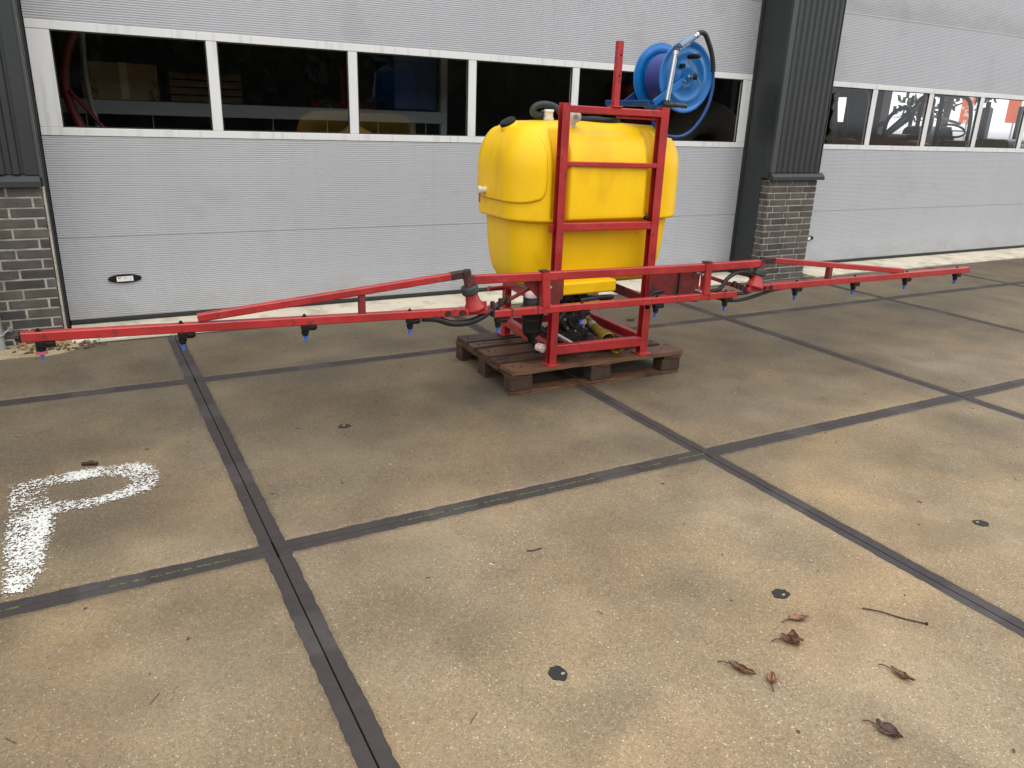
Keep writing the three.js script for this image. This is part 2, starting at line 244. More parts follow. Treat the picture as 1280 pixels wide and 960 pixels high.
function irregularDisc(r, n, k) { const s = new THREE.Shape(); for (let i = 0; i <= n; i++) { const t = i / n * Math.PI * 2, q = r * (0.85 + 0.3 * LAT[(k * 57 + (i % n) * 13) & 65535]); const x = Math.cos(t) * q, y = Math.sin(t) * q * 0.86; i ? s.lineTo(x, y) : s.moveTo(x, y); } return boxUV(new THREE.ExtrudeGeometry(s, { depth: 0.004, bevelEnabled: false }).rotateX(-Math.PI / 2)); }
const holeGeo = irregularDisc(0.031, 18, 3), lugGeo = boxUV(new THREE.SphereGeometry(0.006, 8, 6).scale(1.2, 0.5, 0.8));
const mHole = std({ color: [0.016, 0.018, 0.014], roughness: 0.85 }), mLug = std({ color: [0.30, 0.26, 0.18], roughness: 0.5 });
for (let row = -2; row <= 1; row++) for (let c = -2; c <= 6; c++) {
  const z0 = row === -2 ? -3.03 : row * 2, sz = row === -2 ? 1.03 : 2, x0 = c * 2, sx = 2;
  const m = new THREE.Mesh(slabTop(x0, z0, sx, sz), mConcrete); m.name = 'concrete_slab'; m.castShadow = m.receiveShadow = true; paving.add(m);
  const add = (g, x, z, ry) => { const e = new THREE.Mesh(g, mSteel); e.name = 'steel_edge'; e.position.set(x, -0.0150 + rr(-0.0006, 0.0006), z); e.rotation.y = ry; e.castShadow = e.receiveShadow = true; m.add(e); };
  const o = GAP / 2 + (EDGE + 0.008) / 2;
  add(strip(sx), x0 + sx / 2, z0 + o, 0); add(strip(sx), x0 + sx / 2, z0 + sz - o, 0);
  const L = sz - 2 * (EDGE + 0.008) - 0.004;
  const side = strip(L + 2 * GAP); add(side, x0 + o, z0 + sz / 2, Math.PI / 2); add(side, x0 + sx - o, z0 + sz / 2, Math.PI / 2);
  if (row > -2) for (const q of [-0.44, 0.44]) { if (row === -1 && !(c === 0 && q < 0) && c < 5) continue;
    const h = new THREE.Mesh(holeGeo, mHole); h.name = 'lifting_hole'; h.position.set(x0 + 1 + q, 0.0005, z0 + 1); h.rotation.y = rnd() * 6; m.add(h);
    if (rnd() < 0.7) { const l = new THREE.Mesh(lugGeo, mLug); l.name = 'pebble'; l.position.set(x0 + 1 + q + rr(-.012, .012), 0.0055, z0 + 1 + rr(-.01, .01)); m.add(l); }
  }
}
// worn white paint: letter P, brushed on, ragged and rubbed through
{
  const s = new THREE.Shape();
  s.moveTo(-0.822, -0.085); s.lineTo(-0.840, -0.5); s.lineTo(-0.842, -0.93);
  s.bezierCurveTo(-0.70, -0.965, -0.55, -0.975, -0.42, -0.960); s.bezierCurveTo(-0.30, -0.945, -0.265, -0.80, -0.325, -0.70); s.bezierCurveTo(-0.38, -0.615, -0.52, -0.60, -0.688, -0.60);
  s.lineTo(-0.703, -0.45); s.lineTo(-0.722, -0.17); s.lineTo(-0.765, -0.075); s.lineTo(-0.822, -0.085);
  const h = new THREE.Path(); h.moveTo(-0.700, -0.855); h.bezierCurveTo(-0.60, -0.880, -0.50, -0.880, -0.455, -0.850); h.bezierCurveTo(-0.395, -0.79, -0.41, -0.72, -0.463, -0.694); h.bezierCurveTo(-0.53, -0.675, -0.62, -0.685, -0.692, -0.700); h.lineTo(-0.700, -0.855); s.holes.push(h);
  const A = s.getPoints(16), H = h.getPoints(12), X0 = -0.95, Z0 = -1.02, S = 1.05;
  const inside = (P, x, y) => { let c = false; for (let i = 0, j = P.length - 1; i < P.length; j = i++) if ((P[i].y > y) !== (P[j].y > y) && x < (P[j].x - P[i].x) * (y - P[i].y) / (P[j].y - P[i].y) + P[i].x) c = !c; return c; };
  const dist = (P, x, y) => { let d = 9; for (let i = 0, j = P.length - 1; i < P.length; j = i++) { const ax = P[j].x, ay = P[j].y, bx = P[i].x - ax, by = P[i].y - ay, t = clamp(((x - ax) * bx + (y - ay) * by) / (bx * bx + by * by + 1e-12)); d = Math.min(d, Math.hypot(x - ax - bx * t, y - ay - by * t)); } return d; };
  const n = 1024, d = new Uint8Array(n * n * 4);
  for (let j = 0; j < n; j++) for (let i = 0; i < n; i++) {
    const x = X0 + S * i / n, z = Z0 + S * j / n, o = (j * n + i) * 4; d[o + 3] = 255; if (x < -0.92 || x > -0.24 || z > 0.0) continue;
    const inn = inside(A, x, z) && !inside(H, x, z), e = Math.min(dist(A, x, z), dist(H, x, z)) * (inn ? 1 : -1); if (e < -0.02) continue;
    const u = i / n, v = j / n, a = fbm(u * 130, v * 130, 130, 3, 401), b = fbm(u * 9, v * 9, 9, 3, 405), c = vnoise(u * 300, v * 300, 300, 409);
    const thin = 0.09 * sstep(-0.60, -0.74, z) * sstep(-0.62, -0.70, x) + 0.03;
    const q = a * 0.55 + b * 0.30 + c * 0.40 + clamp((e - 0.006) * 9, -0.25, 0.07) - thin; const on = sstep(0.605, 0.665, q) * 255; d[o] = d[o + 1] = d[o + 2] = on;
  }
  const al = dtex(d, n, n, 1, false), mPaint = std({ color: [0.62, 0.61, 0.56], roughness: 0.8, alphaMap: al, alphaTest: 0.5, side: THREE.DoubleSide });
  const g = new THREE.PlaneGeometry(S, S).rotateX(-Math.PI / 2), uv = g.attributes.uv; for (let i = 0; i < uv.count; i++) uv.setY(i, 1 - uv.getY(i));
  const m = part('painted_letter', g.translate(X0 + S / 2, 0.0062, Z0 + S / 2), mPaint, paving, { uv: true }); m.userData.label = 'worn white painted letter P on the concrete';
}
// green moss in the joint
{
  const geos = []; const blob = new THREE.IcosahedronGeometry(1, 0);
  const line = (x0, x1, z, dens, alongZ) => { for (let i = 0; i < dens; i++) { const t = rnd(), w = x0 + (x1 - x0) * t; if (fbm(w * 3 + 11, z * 5 + 60, 256, 3, 501) < 0.44) continue; const r = rr(0.002, 0.0045); const g = blob.clone().scale(r * rr(1, 3), r * 0.7, r * rr(0.6, 1.2)).rotateY(alongZ ? 1.57 : 0).translate(alongZ ? z + rr(-.003, .003) : w, -0.001, alongZ ? w : z + rr(-.003, .003)); geos.push(g); } };
  line(-1.4, 2, 0, 520, false); line(-0.1, 0.35, 0, 60, true);
  const mMoss = std({ map: tex(128, (u, v) => { const a = fbm(u * 12, v * 12, 12, 3, 511); return [0.06 + 0.06 * a, 0.085 + 0.07 * a, 0.016]; }, 0.05), roughness: 0.9 });
  tag(part('moss', geos, mMoss), 'thin line of green moss growing in the slab joints', 'moss', null, 'stuff');
}
// pale concrete sill in front of the doors, sandy ground by the left pillar
{
  const sill = (x0, x1) => { const n = 80, s = []; for (let i = 0; i <= n; i++) { const x = lerp(x0, x1, i / n); s.push([x, 3.035 - 0.02 * fbm(x * 2 + 20, 3, 512, 3, 521) - (x > 6 ? 0.05 : 0)]); } s.push([x1, 3.6], [x0, 3.6]); const g = prism(s, 0.06, new THREE.Matrix4().makeRotationX(-Math.PI / 2)).translate(0, -0.048, 0); return tag(part('pale_concrete_sill', g, mSill), null, null, null, 'structure'); };
  sill(-0.60, 5.44).userData.label = 'pale concrete strip under the left overhead door'; sill(6.20, 12.26).userData.label = 'pale concrete strip under the right overhead door';
  const s = []; for (let i = 0; i <= 60; i++) { const x = lerp(-2.2, -0.30, i / 60); s.push([x, 2.80 + 0.30 * sstep(-0.75, -0.32, x) - 0.07 * (fbm(x * 6 + 30, 2, 512, 4, 531) - 0.5)]); } s.push([-0.34, 3.11], [-2.2, 3.11]);
  tag(part('sandy_ground', prism(s, 0.03, new THREE.Matrix4().makeRotationX(-Math.PI / 2)).translate(0, -0.022, 0), mSand), 'drifted sand along the foot of the left brick pillar', null, null, 'structure');
}

// ---------------------------------------------------------------- the hall: doors
const DZ = -3.48;
function ribbed(x0, x1, y0, y1) {   // micro-ribbed sheet: shallow horizontal grooves
  const pitch = 0.0146, n = Math.max(1, Math.round((y1 - y0) / pitch)), p = (y1 - y0) / n, s = []; const zf = 0;
  s.push([-0.04, y0]);
  for (let i = 0; i < n; i++) { const b = y0 + i * p; s.push([zf - 0.0032, b], [zf - 0.0032, b + p * 0.25], [zf, b + p * 0.45], [zf, b + p * 0.85], [zf - 0.0032, b + p]); }
  s.push([-0.04, y1]);
  const sh = new THREE.Shape(s.map((q) => new THREE.Vector2(q[0], q[1])));
  const g = new THREE.ExtrudeGeometry(sh, { depth: x1 - x0, bevelEnabled: false });
  return g.applyMatrix4(new THREE.Matrix4().makeBasis(V(0, 0, 1), V(0, 1, 0), V(-1, 0, 0)).setPosition(V(x1, 0, DZ)));
}
function plateMap(flip) { const c = document.createElement('canvas'); c.width = 256; c.height = 96; const g = c.getContext('2d'); g.fillStyle = '#e9e6e2'; g.fillRect(0, 0, 256, 96); g.fillStyle = '#4c4a58'; g.font = 'bold 26px sans-serif'; g.fillRect(18, 16, 52, 18); g.fillStyle = '#9a9791'; for (const [x, y, w] of [[100, 16, 60], [100, 30, 80], [108, 46, 70], [196, 20, 40], [200, 40, 34], [20, 60, 50], [112, 64, 40], [180, 70, 54]]) g.fillRect(x, y, w, 6); const t = new THREE.CanvasTexture(c); t.colorSpace = THREE.SRGBColorSpace; return t; }
const mPlate = std({ map: plateMap(), roughness: 0.45 });
function door(x0, x1, label, plateX, firstGlass, glassW, mull) {
  const d = thing('overhead_door', label, 'overhead door', [(x0 + x1) / 2, 0, DZ]);
  for (const [a, b] of [[0.046, 0.604], [0.607, 1.259], [1.943, 2.5785], [2.5815, 3.22], [3.223, 3.9]]) part('door_panel', ribbed(x0, x1, a, b), mDoor, d);
  part('bottom_seal', rbox(x0, x1, 0.014, 0.043, DZ - 0.045, DZ + 0.004, 0.006, 2), mSeal, d);
  const y0 = 1.262, y1 = 1.941, g0 = 1.311, g1 = 1.888, zf = DZ + 0.004;
  part('window_rail', rbox(x0, x1, y0, g0, DZ - 0.04, zf, 0.003), mFrame, d); part('window_rail', rbox(x0, x1, g1, y1, DZ - 0.04, zf, 0.003), mFrame, d);
  let x = firstGlass, prev = x0;
  for (let i = 0; i < 6; i++) {
    part(i ? 'mullion' : 'end_stile', rbox(prev, x, g0 + 0.001, g1 - 0.001, DZ - 0.038, zf - 0.0025, 0.003), mFrame, d);
    const gl = part('window_pane', box(x - 0.004, x + glassW + 0.004, g0 - 0.004, g1 + 0.004, DZ - 0.0165, DZ - 0.0155), mGlass, d);
    gl.geometry = new THREE.PlaneGeometry(glassW + 0.008, g1 - g0 + 0.008).translate(x + glassW / 2 - d.position.x, (g0 + g1) / 2, -0.016);
    const k = 0.008; part('glazing_bead', [box(x, x + glassW, g0, g0 + k, DZ - 0.015, DZ - 0.004), box(x, x + glassW, g1 - k, g1, DZ - 0.015, DZ - 0.004), box(x, x + k, g0 + k, g1 - k, DZ - 0.015, DZ - 0.004), box(x + glassW - k, x + glassW, g0 + k, g1 - k, DZ - 0.015, DZ - 0.004)], mSeal, d);
    prev = x + glassW; x += glassW + mull;
  }
  part('end_stile', rbox(prev, x1, g0 + 0.001, g1 - 0.001, DZ - 0.038, zf - 0.0025, 0.003), mFrame, d);
  const e = new THREE.Shape(); e.absellipse(0, 0, 0.102, 0.026, 0, Math.PI * 2); const gp = new THREE.ExtrudeGeometry(e, { depth: 0.008, bevelEnabled: true, bevelSize: 0.004, bevelThickness: 0.004, bevelSegments: 2, curveSegments: 40 }).translate(plateX, 0.316, DZ + 0.001);
  const pl = part('handle_plate', gp, mBlack, d);
  const lb = new THREE.Mesh(new THREE.PlaneGeometry(0.104, 0.035), mPlate); lb.name = 'plate_sticker'; lb.position.set(plateX - d.position.x, 0.316, 0.0145); lb.rotation.z = 0.02; lb.receiveShadow = true; pl.add(lb);
  return d;
}
door(-0.602, 5.462, 'wide grey ribbed overhead door with window strip behind the sprayer', -0.233, -0.474, 0.912, 0.0685);
door(6.19, 12.26, 'grey ribbed overhead door right of the brick pillar with lit windows', 6.558, 6.345, 0.898, 0.0775);

// ---------------------------------------------------------------- brick pillars with dark cladding
function claddingGeo(x0, x1, y0, y1, zf, first, pitch) {   // trapezoid ribbed sheet
  const s = []; s.push([x0, zf - 0.03]); s.push([x0, zf - 0.014]); let x = first;
  while (x + 0.03 < x1) { s.push([x, zf - 0.014], [x + 0.010, zf], [x + pitch * 0.52, zf], [x + pitch * 0.52 + 0.010, zf - 0.014]); x += pitch; }
  s.push([x1, zf - 0.014], [x1, zf - 0.03]);
  const sh = new THREE.Shape(s.map((q) => new THREE.Vector2(q[0], -q[1])));
  return new THREE.ExtrudeGeometry(sh, { depth: y1 - y0, bevelEnabled: false }).applyMatrix4(new THREE.Matrix4().makeRotationX(-Math.PI / 2)).translate(0, y0, 0);
}
function brickPillar(x0, x1, label, left) {
  const zf = -3.10, zb = -3.205, top = 0.972;
  const o = thing('brick_pillar', label, 'pillar', [(x0 + x1) / 2, 0, -3.2]);
  part('mortar', box(x0 + 0.006, x1 - 0.006, -0.03, top, -3.52, zf - 0.006), mMortar, o);
  const ch = 0.0622, L = 0.21, J = 0.0115, H = 0.0507;
  let row = 0;
  for (let y = -0.012; y < top; y += ch, row++) {
    const y0 = y, y1 = Math.min(y + H, top - 0.002); if (y1 - y0 < 0.012) continue;
    let x = left ? x1 - (row % 2 ? 0.215 : 0.105) - J * 0 : x0 + (row % 2 ? 0.11 : 0.045);
    const cells = [];
    if (left) { let b = x1; let w = row % 2 ? 0.185 : 0.055; while (b > x0 + 0.02) { const a = Math.max(x0, b - w); cells.push([a, b]); b = a - J; w = L; } }
    else { let a = x0, w = row % 2 ? 0.095 : 0.038; while (a < x1 - 0.02) { const b = Math.min(x1, a + w); cells.push([a, b]); a = b + J; w = L; } }
    for (const [a, b] of cells) if (b - a > 0.015) { const d = rr(-0.0015, 0.0015); part('brick', rbox(a + rr(0, .0015), b - rr(0, .0015), y0 + rr(-.0008, .0008), y1 + rr(-.0008, .0008), zf - 0.06, zf + d, 0.0035), mBricks[Math.floor(rnd() * 4)], o); }
    // return face of the pillar
    const xs = left ? x1 : x0, sgn = left ? 1 : -1, zs = row % 2 ? [[zb, zf - 0.012 - 0.0]] : [[zb, zb + 0.03], [zb + 0.03 + J, zf - 0.012]];
    if (!left) for (const [a, b] of zs) part('brick', rbox(xs - 0.0015, xs + 0.05, y0, y1, a, b, 0.003), mBricks[Math.floor(rnd() * 4)], o);
  }
  if (left) part('pointing', rbox(x1 + 0.0005, x1 + 0.012, -0.02, top, zb, zf + 0.002, 0.004), mMortar, o);
  const xs = left ? x1 + 0.006 : x0;
  // flat dark jamb between bricks and door
  if (left) { part('jamb', rbox(x1 - 0.05, x1 + 0.008, -0.01, 4.1, DZ - 0.03, zb - 0.002, 0.003), mAnth, o); part('jamb', rbox(x1 - 0.02, x1 + 0.0135, 0.0, 4.1, -3.40, -3.33, 0.002), mAnthLight, o); part('door_seal', rbox(x1 + 0.004, x1 + 0.026, 0.0, 4.05, DZ + 0.004, DZ + 0.026, 0.004), mSeal, o); }
  else { part('jamb', rbox(x0 - 0.006, x0 + 0.05, -0.01, 4.1, DZ - 0.03, zb - 0.002, 0.003), mAnth, o); part('jamb', rbox(x0 - 0.006, x0 + 0.05, top + 0.02, 4.1, zb, -3.125, 0.003), mAnth, o); part('door_seal', rbox(x0 - 0.026, x0 - 0.004, 0.0, 4.05, DZ + 0.004, DZ + 0.026, 0.004), mSeal, o); part('jamb', rbox(x1 - 0.05, x1, -0.01, 4.1, DZ - 0.03, zf - 0.02, 0.003), mAnth, o); }
  // coping: sloped sheet over the bricks
  const cop = new THREE.Shape([[-3.13, 1.045], [-3.13, 0.978], [-3.082, 0.978], [-3.062, 0.978], [-3.062, 1.010], [-3.10, 1.045]].map((q) => new THREE.Vector2(...q)));
  const cx0 = left ? x0 - 0.4 : x0 + 0.004, cx1 = left ? x1 - 0.004 : x1 + 0.055;
  part('coping', new THREE.ExtrudeGeometry(cop, { depth: cx1 - cx0, bevelEnabled: false }).applyMatrix4(new THREE.Matrix4().makeBasis(V(0, 0, 1), V(0, 1, 0), V(-1, 0, 0)).setPosition(V(cx1, 0, 0))), mAnth, o);
  // ribbed sheet above, with a plain corner flashing and screws
  const f0 = left ? x1 - 0.012 : x0 - 0.004;
  if (left) { part('cladding', claddingGeo(x0 - 0.4, x1 - 0.075, 1.05, 4.1, -3.088, x0 - 0.385, 0.0755), mAnth, o); part('corner_flashing', [rbox(x1 - 0.078, x1 - 0.004, 1.047, 4.1, -3.125, -3.092, 0.002)], mAnth, o); part('edge_trim', rbox(x1 - 0.0035, x1 + 0.010, 1.03, 4.1, zb, -3.090, 0.002), mAnthLight, o); }
  else { part('cladding', claddingGeo(x0 + 0.058, x1 - 0.012, 1.05, 4.1, -3.088, x0 + 0.066, 0.0765), mAnth, o); part('corner_flashing', rbox(x0 - 0.004, x0 + 0.056, 1.047, 4.1, -3.123, -3.094, 0.002), mAnthLight, o); part('edge_trim', rbox(x1 - 0.011, x1 + 0.002, 1.047, 4.1, -3.13, -3.092, 0.002), mAnth, o); }
  const sc = []; const ys = [1.085, 2.6]; for (const y of ys) for (let i = 0; i < 8; i++) { const x = (left ? x0 - 0.385 : x0 + 0.066) + i * 0.0765 + 0.062; if (x < x1 - 0.02 && (i % 2 || y > 2)) sc.push(cyl([x, y, -3.103], [x, y, -3.094], 0.006, 0.006, 8)); }
  if (left) sc.push(cyl([x1 - 0.055, 1.085, -3.093], [x1 - 0.055, 1.085, -3.086], 0.006, 0.006, 8));
  part('screw', sc, mAnthLight, o).userData.kind = 'stuff';
  return o;
}
brickPillar(-1.60, -0.634, 'dark brick pillar with anthracite cladding at the left picture edge', true);
brickPillar(5.472, 6.142, 'dark brick pillar with anthracite cladding between the two doors', false);

// galvanised downpipe
{
  const o = thing('downpipe', 'galvanised grey downpipe at the foot of the left pillar', 'downpipe', [-1.005, 0, -3.02]);
  part('pipe', lathe([[0.0, -0.02], [0.044, -0.02], [0.045, 0.0], [0.044, 0.02], [0.04, 0.3], [0.04, 3.9], [0, 3.9]], [-1.003, 0.0, -3.03], [0, 1, 0], 28), mZinc, o);
  const br = new THREE.TorusGeometry(0.043, 0.007, 8, 28).rotateX(Math.PI / 2).translate(-1.003, 0.10, -3.03);
  part('bracket', [br, cyl([-0.965, 0.10, -3.04], [-0.93, 0.115, -3.09], 0.006), cyl([-0.925, 0.115, -3.10], [-0.93, 0.113, -3.085], 0.017, 0.017, 14)], mZinc, o);
}

// ---------------------------------------------------------------- the hall: shell and inside
const hall = thing('industrial_hall', 'dark clad industrial hall behind the doors and pillars', 'building', [3, 0, -8]);
{
  const mIn = std({ color: [0.08, 0.08, 0.08], roughness: 0.8 }), mRoof = std({ color: [0.09, 0.09, 0.09], roughness: 0.8 }), mFloorIn = std({ map: mGround.map, color: [0.55, 0.55, 0.55], roughness: 0.7 });
  part('wall', box(-8, 20, 3.95, 5.2, -3.62, -3.15), mAnth, hall);
  part('wall', box(-8, -1.62, 0, 3.95, -3.62, -3.15), mAnth, hall);
  part('wall', box(12.32, 14.25, 0, 3.95, -3.62, -3.15), mAnth, hall);
  part('wall', box(-8, 14.25, 0, 5, -13.3, -13.0), mIn, hall);
  part('wall', box(-8.3, -8, 0, 5, -13.3, -3.15), mIn, hall);
  // right end wall with a wide open bay and two small windows
  part('wall', box(14, 14.25, 3.7, 5, -13, -3.62), mIn, hall); part('wall', box(14, 14.25, 0, 3.7, -13, -10.28), mIn, hall); part('wall', box(14, 14.25, 0, 3.7, -10.04, -9.75), mIn, hall); part('wall', box(14, 14.25, 0, 3.7, -9.33, -8.45), mIn, hall);
  part('wall', box(14, 14.25, 0, 1.66, -10.28, -10.04), mIn, hall); part('wall', box(14, 14.25, 1.98, 3.7, -10.28, -10.04), mIn, hall); part('wall', box(14, 14.25, 0, 1.6, -9.75, -9.33), mIn, hall); part('wall', box(14, 14.25, 2.1, 3.7, -9.75, -9.33), mIn, hall);
  part('wall', box(14, 14.25, 0, 3.7, -4.6, -3.62), mIn, hall);
  part('roof', box(-8.3, 14.4, 5.0, 5.25, -13.4, -3.62), mRoof, hall);
  part('hall_floor', box(-8, 14.25, -0.028, 0.004, -13, -3.61), mFloorIn, hall);
}
// storage rack seen through the left panes
const mShelf = std({ color: [0.30, 0.33, 0.33], roughness: 0.55, metalness: 0.2 });
{
  const o = thing('storage_rack', 'grey steel storage rack inside the hall behind the left panes', 'rack', [1.5, 0, -5.4]);
  for (const x of [-1.55, 2.86]) for (const z of [-5.02, -5.85]) part('rack_post', bar([x, 0, z], [x, 3.0, z], 0.07, 0.05, [0, 0, 1]), mShelf, o);
  for (const z of [-5.0, -5.85]) part('shelf_beam', bar([-1.55, 1.435, z], [2.86, 1.435, z], 0.05, 0.11), mShelf, o);
  for (let i = 0; i < 9; i++) part('mesh_wire', cyl([-1.3 + i * 0.5, 0.9, -5.08], [-1.3 + i * 0.5, 1.38, -5.08], 0.006, 0.006, 6), mShelf, o);
  const mCard = std({ map: tex(256, (u, v) => { const a = fbm(u * 6, v * 6, 6, 3, 601), p = Math.abs(u - 0.5) < 0.18 && Math.abs(v - 0.6) < 0.16 && fbm(u * 40, v * 40, 40, 2, 605) > 0.55 ? 0.4 : 1; return [0.30 * (0.8 + 0.4 * a) * p, 0.21 * (0.8 + 0.4 * a) * p, 0.12 * p]; }, 0.6), roughness: 0.85 });
  const b1 = thing('cardboard_box', 'brown cardboard box with print on the rack, leftmost pane', 'box', [0.0, 1.49, -5.3]);
  part('carton', rbox(-0.30, 0.27, 1.492, 1.78, -5.6, -5.06, 0.006), mCard, b1); part('tape', box(-0.02, 0.04, 1.50, 1.782, -5.602, -5.058), std({ color: [0.42, 0.34, 0.22], roughness: 0.4 }), b1);
  const b2 = thing('wooden_crate', 'dim slatted wooden crate on the rack in the leftmost pane', 'crate', [0.6, 1.49, -5.3]);
  for (let i = 0; i < 4; i++) part('slat', rbox(0.36, 0.95, 1.495 + i * 0.062, 1.548 + i * 0.062, -5.58, -5.08, 0.004), mWoods[i % 3], b2);
  const b3 = thing('blue_crate', 'dark blue plastic crate on the rack in the third pane', 'crate', [2.6, 1.49, -5.3]);
  part('crate_body', rbox(2.36, 2.80, 1.495, 1.97, -5.6, -5.05, 0.02, 2), std({ color: [0.012, 0.05, 0.16], roughness: 0.5 }), b3); part('crate_rim', rbox(2.345, 2.815, 1.93, 1.985, -5.615, -5.035, 0.01, 2), std({ color: [0.012, 0.05, 0.16], roughness: 0.5 }), b3);
  // yellow tarpaulin heap in front of the rack
  const g = new THREE.PlaneGeometry(1.1, 0.9, 30, 24).rotateX(-Math.PI / 2), p = g.attributes.position;
  for (let i = 0; i < p.count; i++) { const x = p.getX(i), z = p.getZ(i), r = Math.max(Math.abs(x) / 0.55, Math.abs(z) / 0.45); p.setY(i, 1.15 * (1 - 0.38 * r) + 0.08 * (fbm(x * 6 + 20, z * 6 + 20, 256, 3, 611) - 0.5) - (r > 0.9 ? 0.3 : 0)); }
  g.computeVertexNormals(); const tp = thing('yellow_tarpaulin', 'ochre tarpaulin peaked over a pile inside the hall', 'tarpaulin', [1.80, 0, -4.6]); part('tarpaulin_sheet', g.translate(1.80, 0.24, -4.6), std({ color: [0.42, 0.27, 0.05], roughness: 0.7, side: THREE.DoubleSide }), tp); part('pile', rbox(1.4, 2.2, 0.0, 0.85, -4.95, -4.3, 0.05, 2), std({ color: [0.1, 0.09, 0.08] }), tp);
}
const mDullRed = std({ color: [0.26, 0.022, 0.03], roughness: 0.45 }), mDull = std({ color: [0.03, 0.032, 0.034], roughness: 0.5 });
{
  const o = thing('red_implement', 'red tubular farm implement behind the left edge of the windows', 'implement', [-0.5, 0, -4.8]);
  part('tube_frame', tube([[-0.1, 2.15, -4.8], [-0.32, 1.95, -4.8], [-0.42, 1.6, -4.8], [-0.36, 1.3, -4.75], [-0.2, 1.0, -4.7], [-0.1, 0.0, -4.7]], 0.035, 40, 10), mDullRed, o);
  part('tube_frame', tube([[-0.25, 2.1, -4.9], [-0.27, 1.6, -4.88], [-0.22, 1.2, -4.85], [-0.1, 0.0, -4.8]], 0.022, 30, 8), mShelf, o);
  part('hose', tube([[-0.4, 1.55, -4.75], [-0.25, 1.35, -4.72], [-0.15, 1.2, -4.7], [0, 0.5, -4.7]], 0.016, 24, 8), mDullRed, o);
}
// tractors parked in the hall, seen through the panes
function tractor(x, z, turn, body, label) {
  const o = thing('compact_tractor', label, 'tractor', [0, 0, 0], null);
  const tyre = std({ color: [0.015, 0.015, 0.016], roughness: 0.8 }), rim = std({ color: [0.35, 0.33, 0.28], roughness: 0.5 });
  part('hood', [rbox(-0.27, 0.27, 0.72, 1.22, -1.75, -0.5, 0.07, 3)], body, o);
  part('chassis', [box(-0.2, 0.2, 0.42, 0.72, -1.7, 0.55)], mDull, o);
  for (const s of [-1, 1]) {
    const w = part('rear_wheel', [new THREE.TorusGeometry(0.44, 0.16, 10, 32).rotateY(Math.PI / 2).translate(s * 0.58, 0.6, 0.25)], tyre, o); part('wheel_rim', [cyl([s * 0.53, 0.6, 0.25], [s * 0.63, 0.6, 0.25], 0.31, 0.31, 24)], rim, w);
    const f = part('front_wheel', [new THREE.TorusGeometry(0.26, 0.10, 10, 28).rotateY(Math.PI / 2).translate(s * 0.5, 0.36, -1.4)], tyre, o); part('wheel_rim', [cyl([s * 0.46, 0.36, -1.4], [s * 0.54, 0.36, -1.4], 0.18, 0.18, 20)], rim, f);
    part('fender', [new THREE.TorusGeometry(0.66, 0.10, 6, 20, Math.PI).scale(1, 1, 1.6).rotateY(Math.PI / 2).translate(s * 0.58, 0.58, 0.25)], body, o);
  }
  part('seat', [rbox(-0.24, 0.24, 0.95, 1.07, 0.0, 0.45, 0.04, 2), rbox(-0.24, 0.24, 1.05, 1.42, 0.38, 0.5, 0.04, 2)], mDull, o);
  part('dashboard', [rbox(-0.2, 0.2, 0.95, 1.35, -0.55, -0.38, 0.05, 2)], mDull, o);
  part('steering_wheel', [new THREE.TorusGeometry(0.21, 0.018, 8, 30).rotateX(Math.PI / 2 - 0.5).translate(0, 1.50, -0.22), cyl([0, 1.5, -0.22], [0, 1.25, -0.42], 0.02), bar([-0.2, 1.5, -0.22], [0.2, 1.5, -0.22], 0.02, 0.02)], mDull, o);
  part('roll_bar', tube([[-0.48, 0.7, 0.6], [-0.48, 1.75, 0.6], [-0.40, 2.02, 0.6], [-0.3, 2.08, 0.6], [0.3, 2.08, 0.6], [0.40, 2.02, 0.6], [0.48, 1.75, 0.6], [0.48, 0.7, 0.6]], 0.035, 60, 8), mDull, o);
  part('mirror', [cyl([0.42, 1.35, -0.5], [0.5, 1.88, -0.55], 0.012), cyl([0.5, 1.95, -0.56], [0.5, 1.95, -0.535], 0.085, 0.085, 20)], mDull, o);
  part('exhaust', [cyl([-0.2, 1.2, -1.2], [-0.2, 1.95, -1.2], 0.035)], mDull, o);
  o.position.set(x, 0, z); o.rotation.y = turn; return o;
}
const t1 = tractor(11.1, -6.1, 0.9, mDullRed, 'dark red tractor with black roll bar behind the second right pane');
tractor(10.3, -6.9, 1.3, mDullRed, 'dark red tractor deep in the hall behind the first right pane');
const t2 = tractor(13.0, -6.3, 2.4, std({ color: [0.52, 0.53, 0.52], roughness: 0.4 }), 'pale grey tractor with roll bar behind the third right pane');
const t3 = tractor(14.2 - 0.4, -4.9, -0.7, std({ color: [0.02, 0.07, 0.07], roughness: 0.4 }), 'dark green tractor behind the rightmost pane');
function extra(t, name, geo, mat) { t.updateMatrixWorld(); const m = new THREE.Mesh(boxUV(mergeGeometries(geo.map(clean)).applyMatrix4(t.matrixWorld.clone().invert())), mat); m.name = name; m.castShadow = m.receiveShadow = true; t.add(m); }
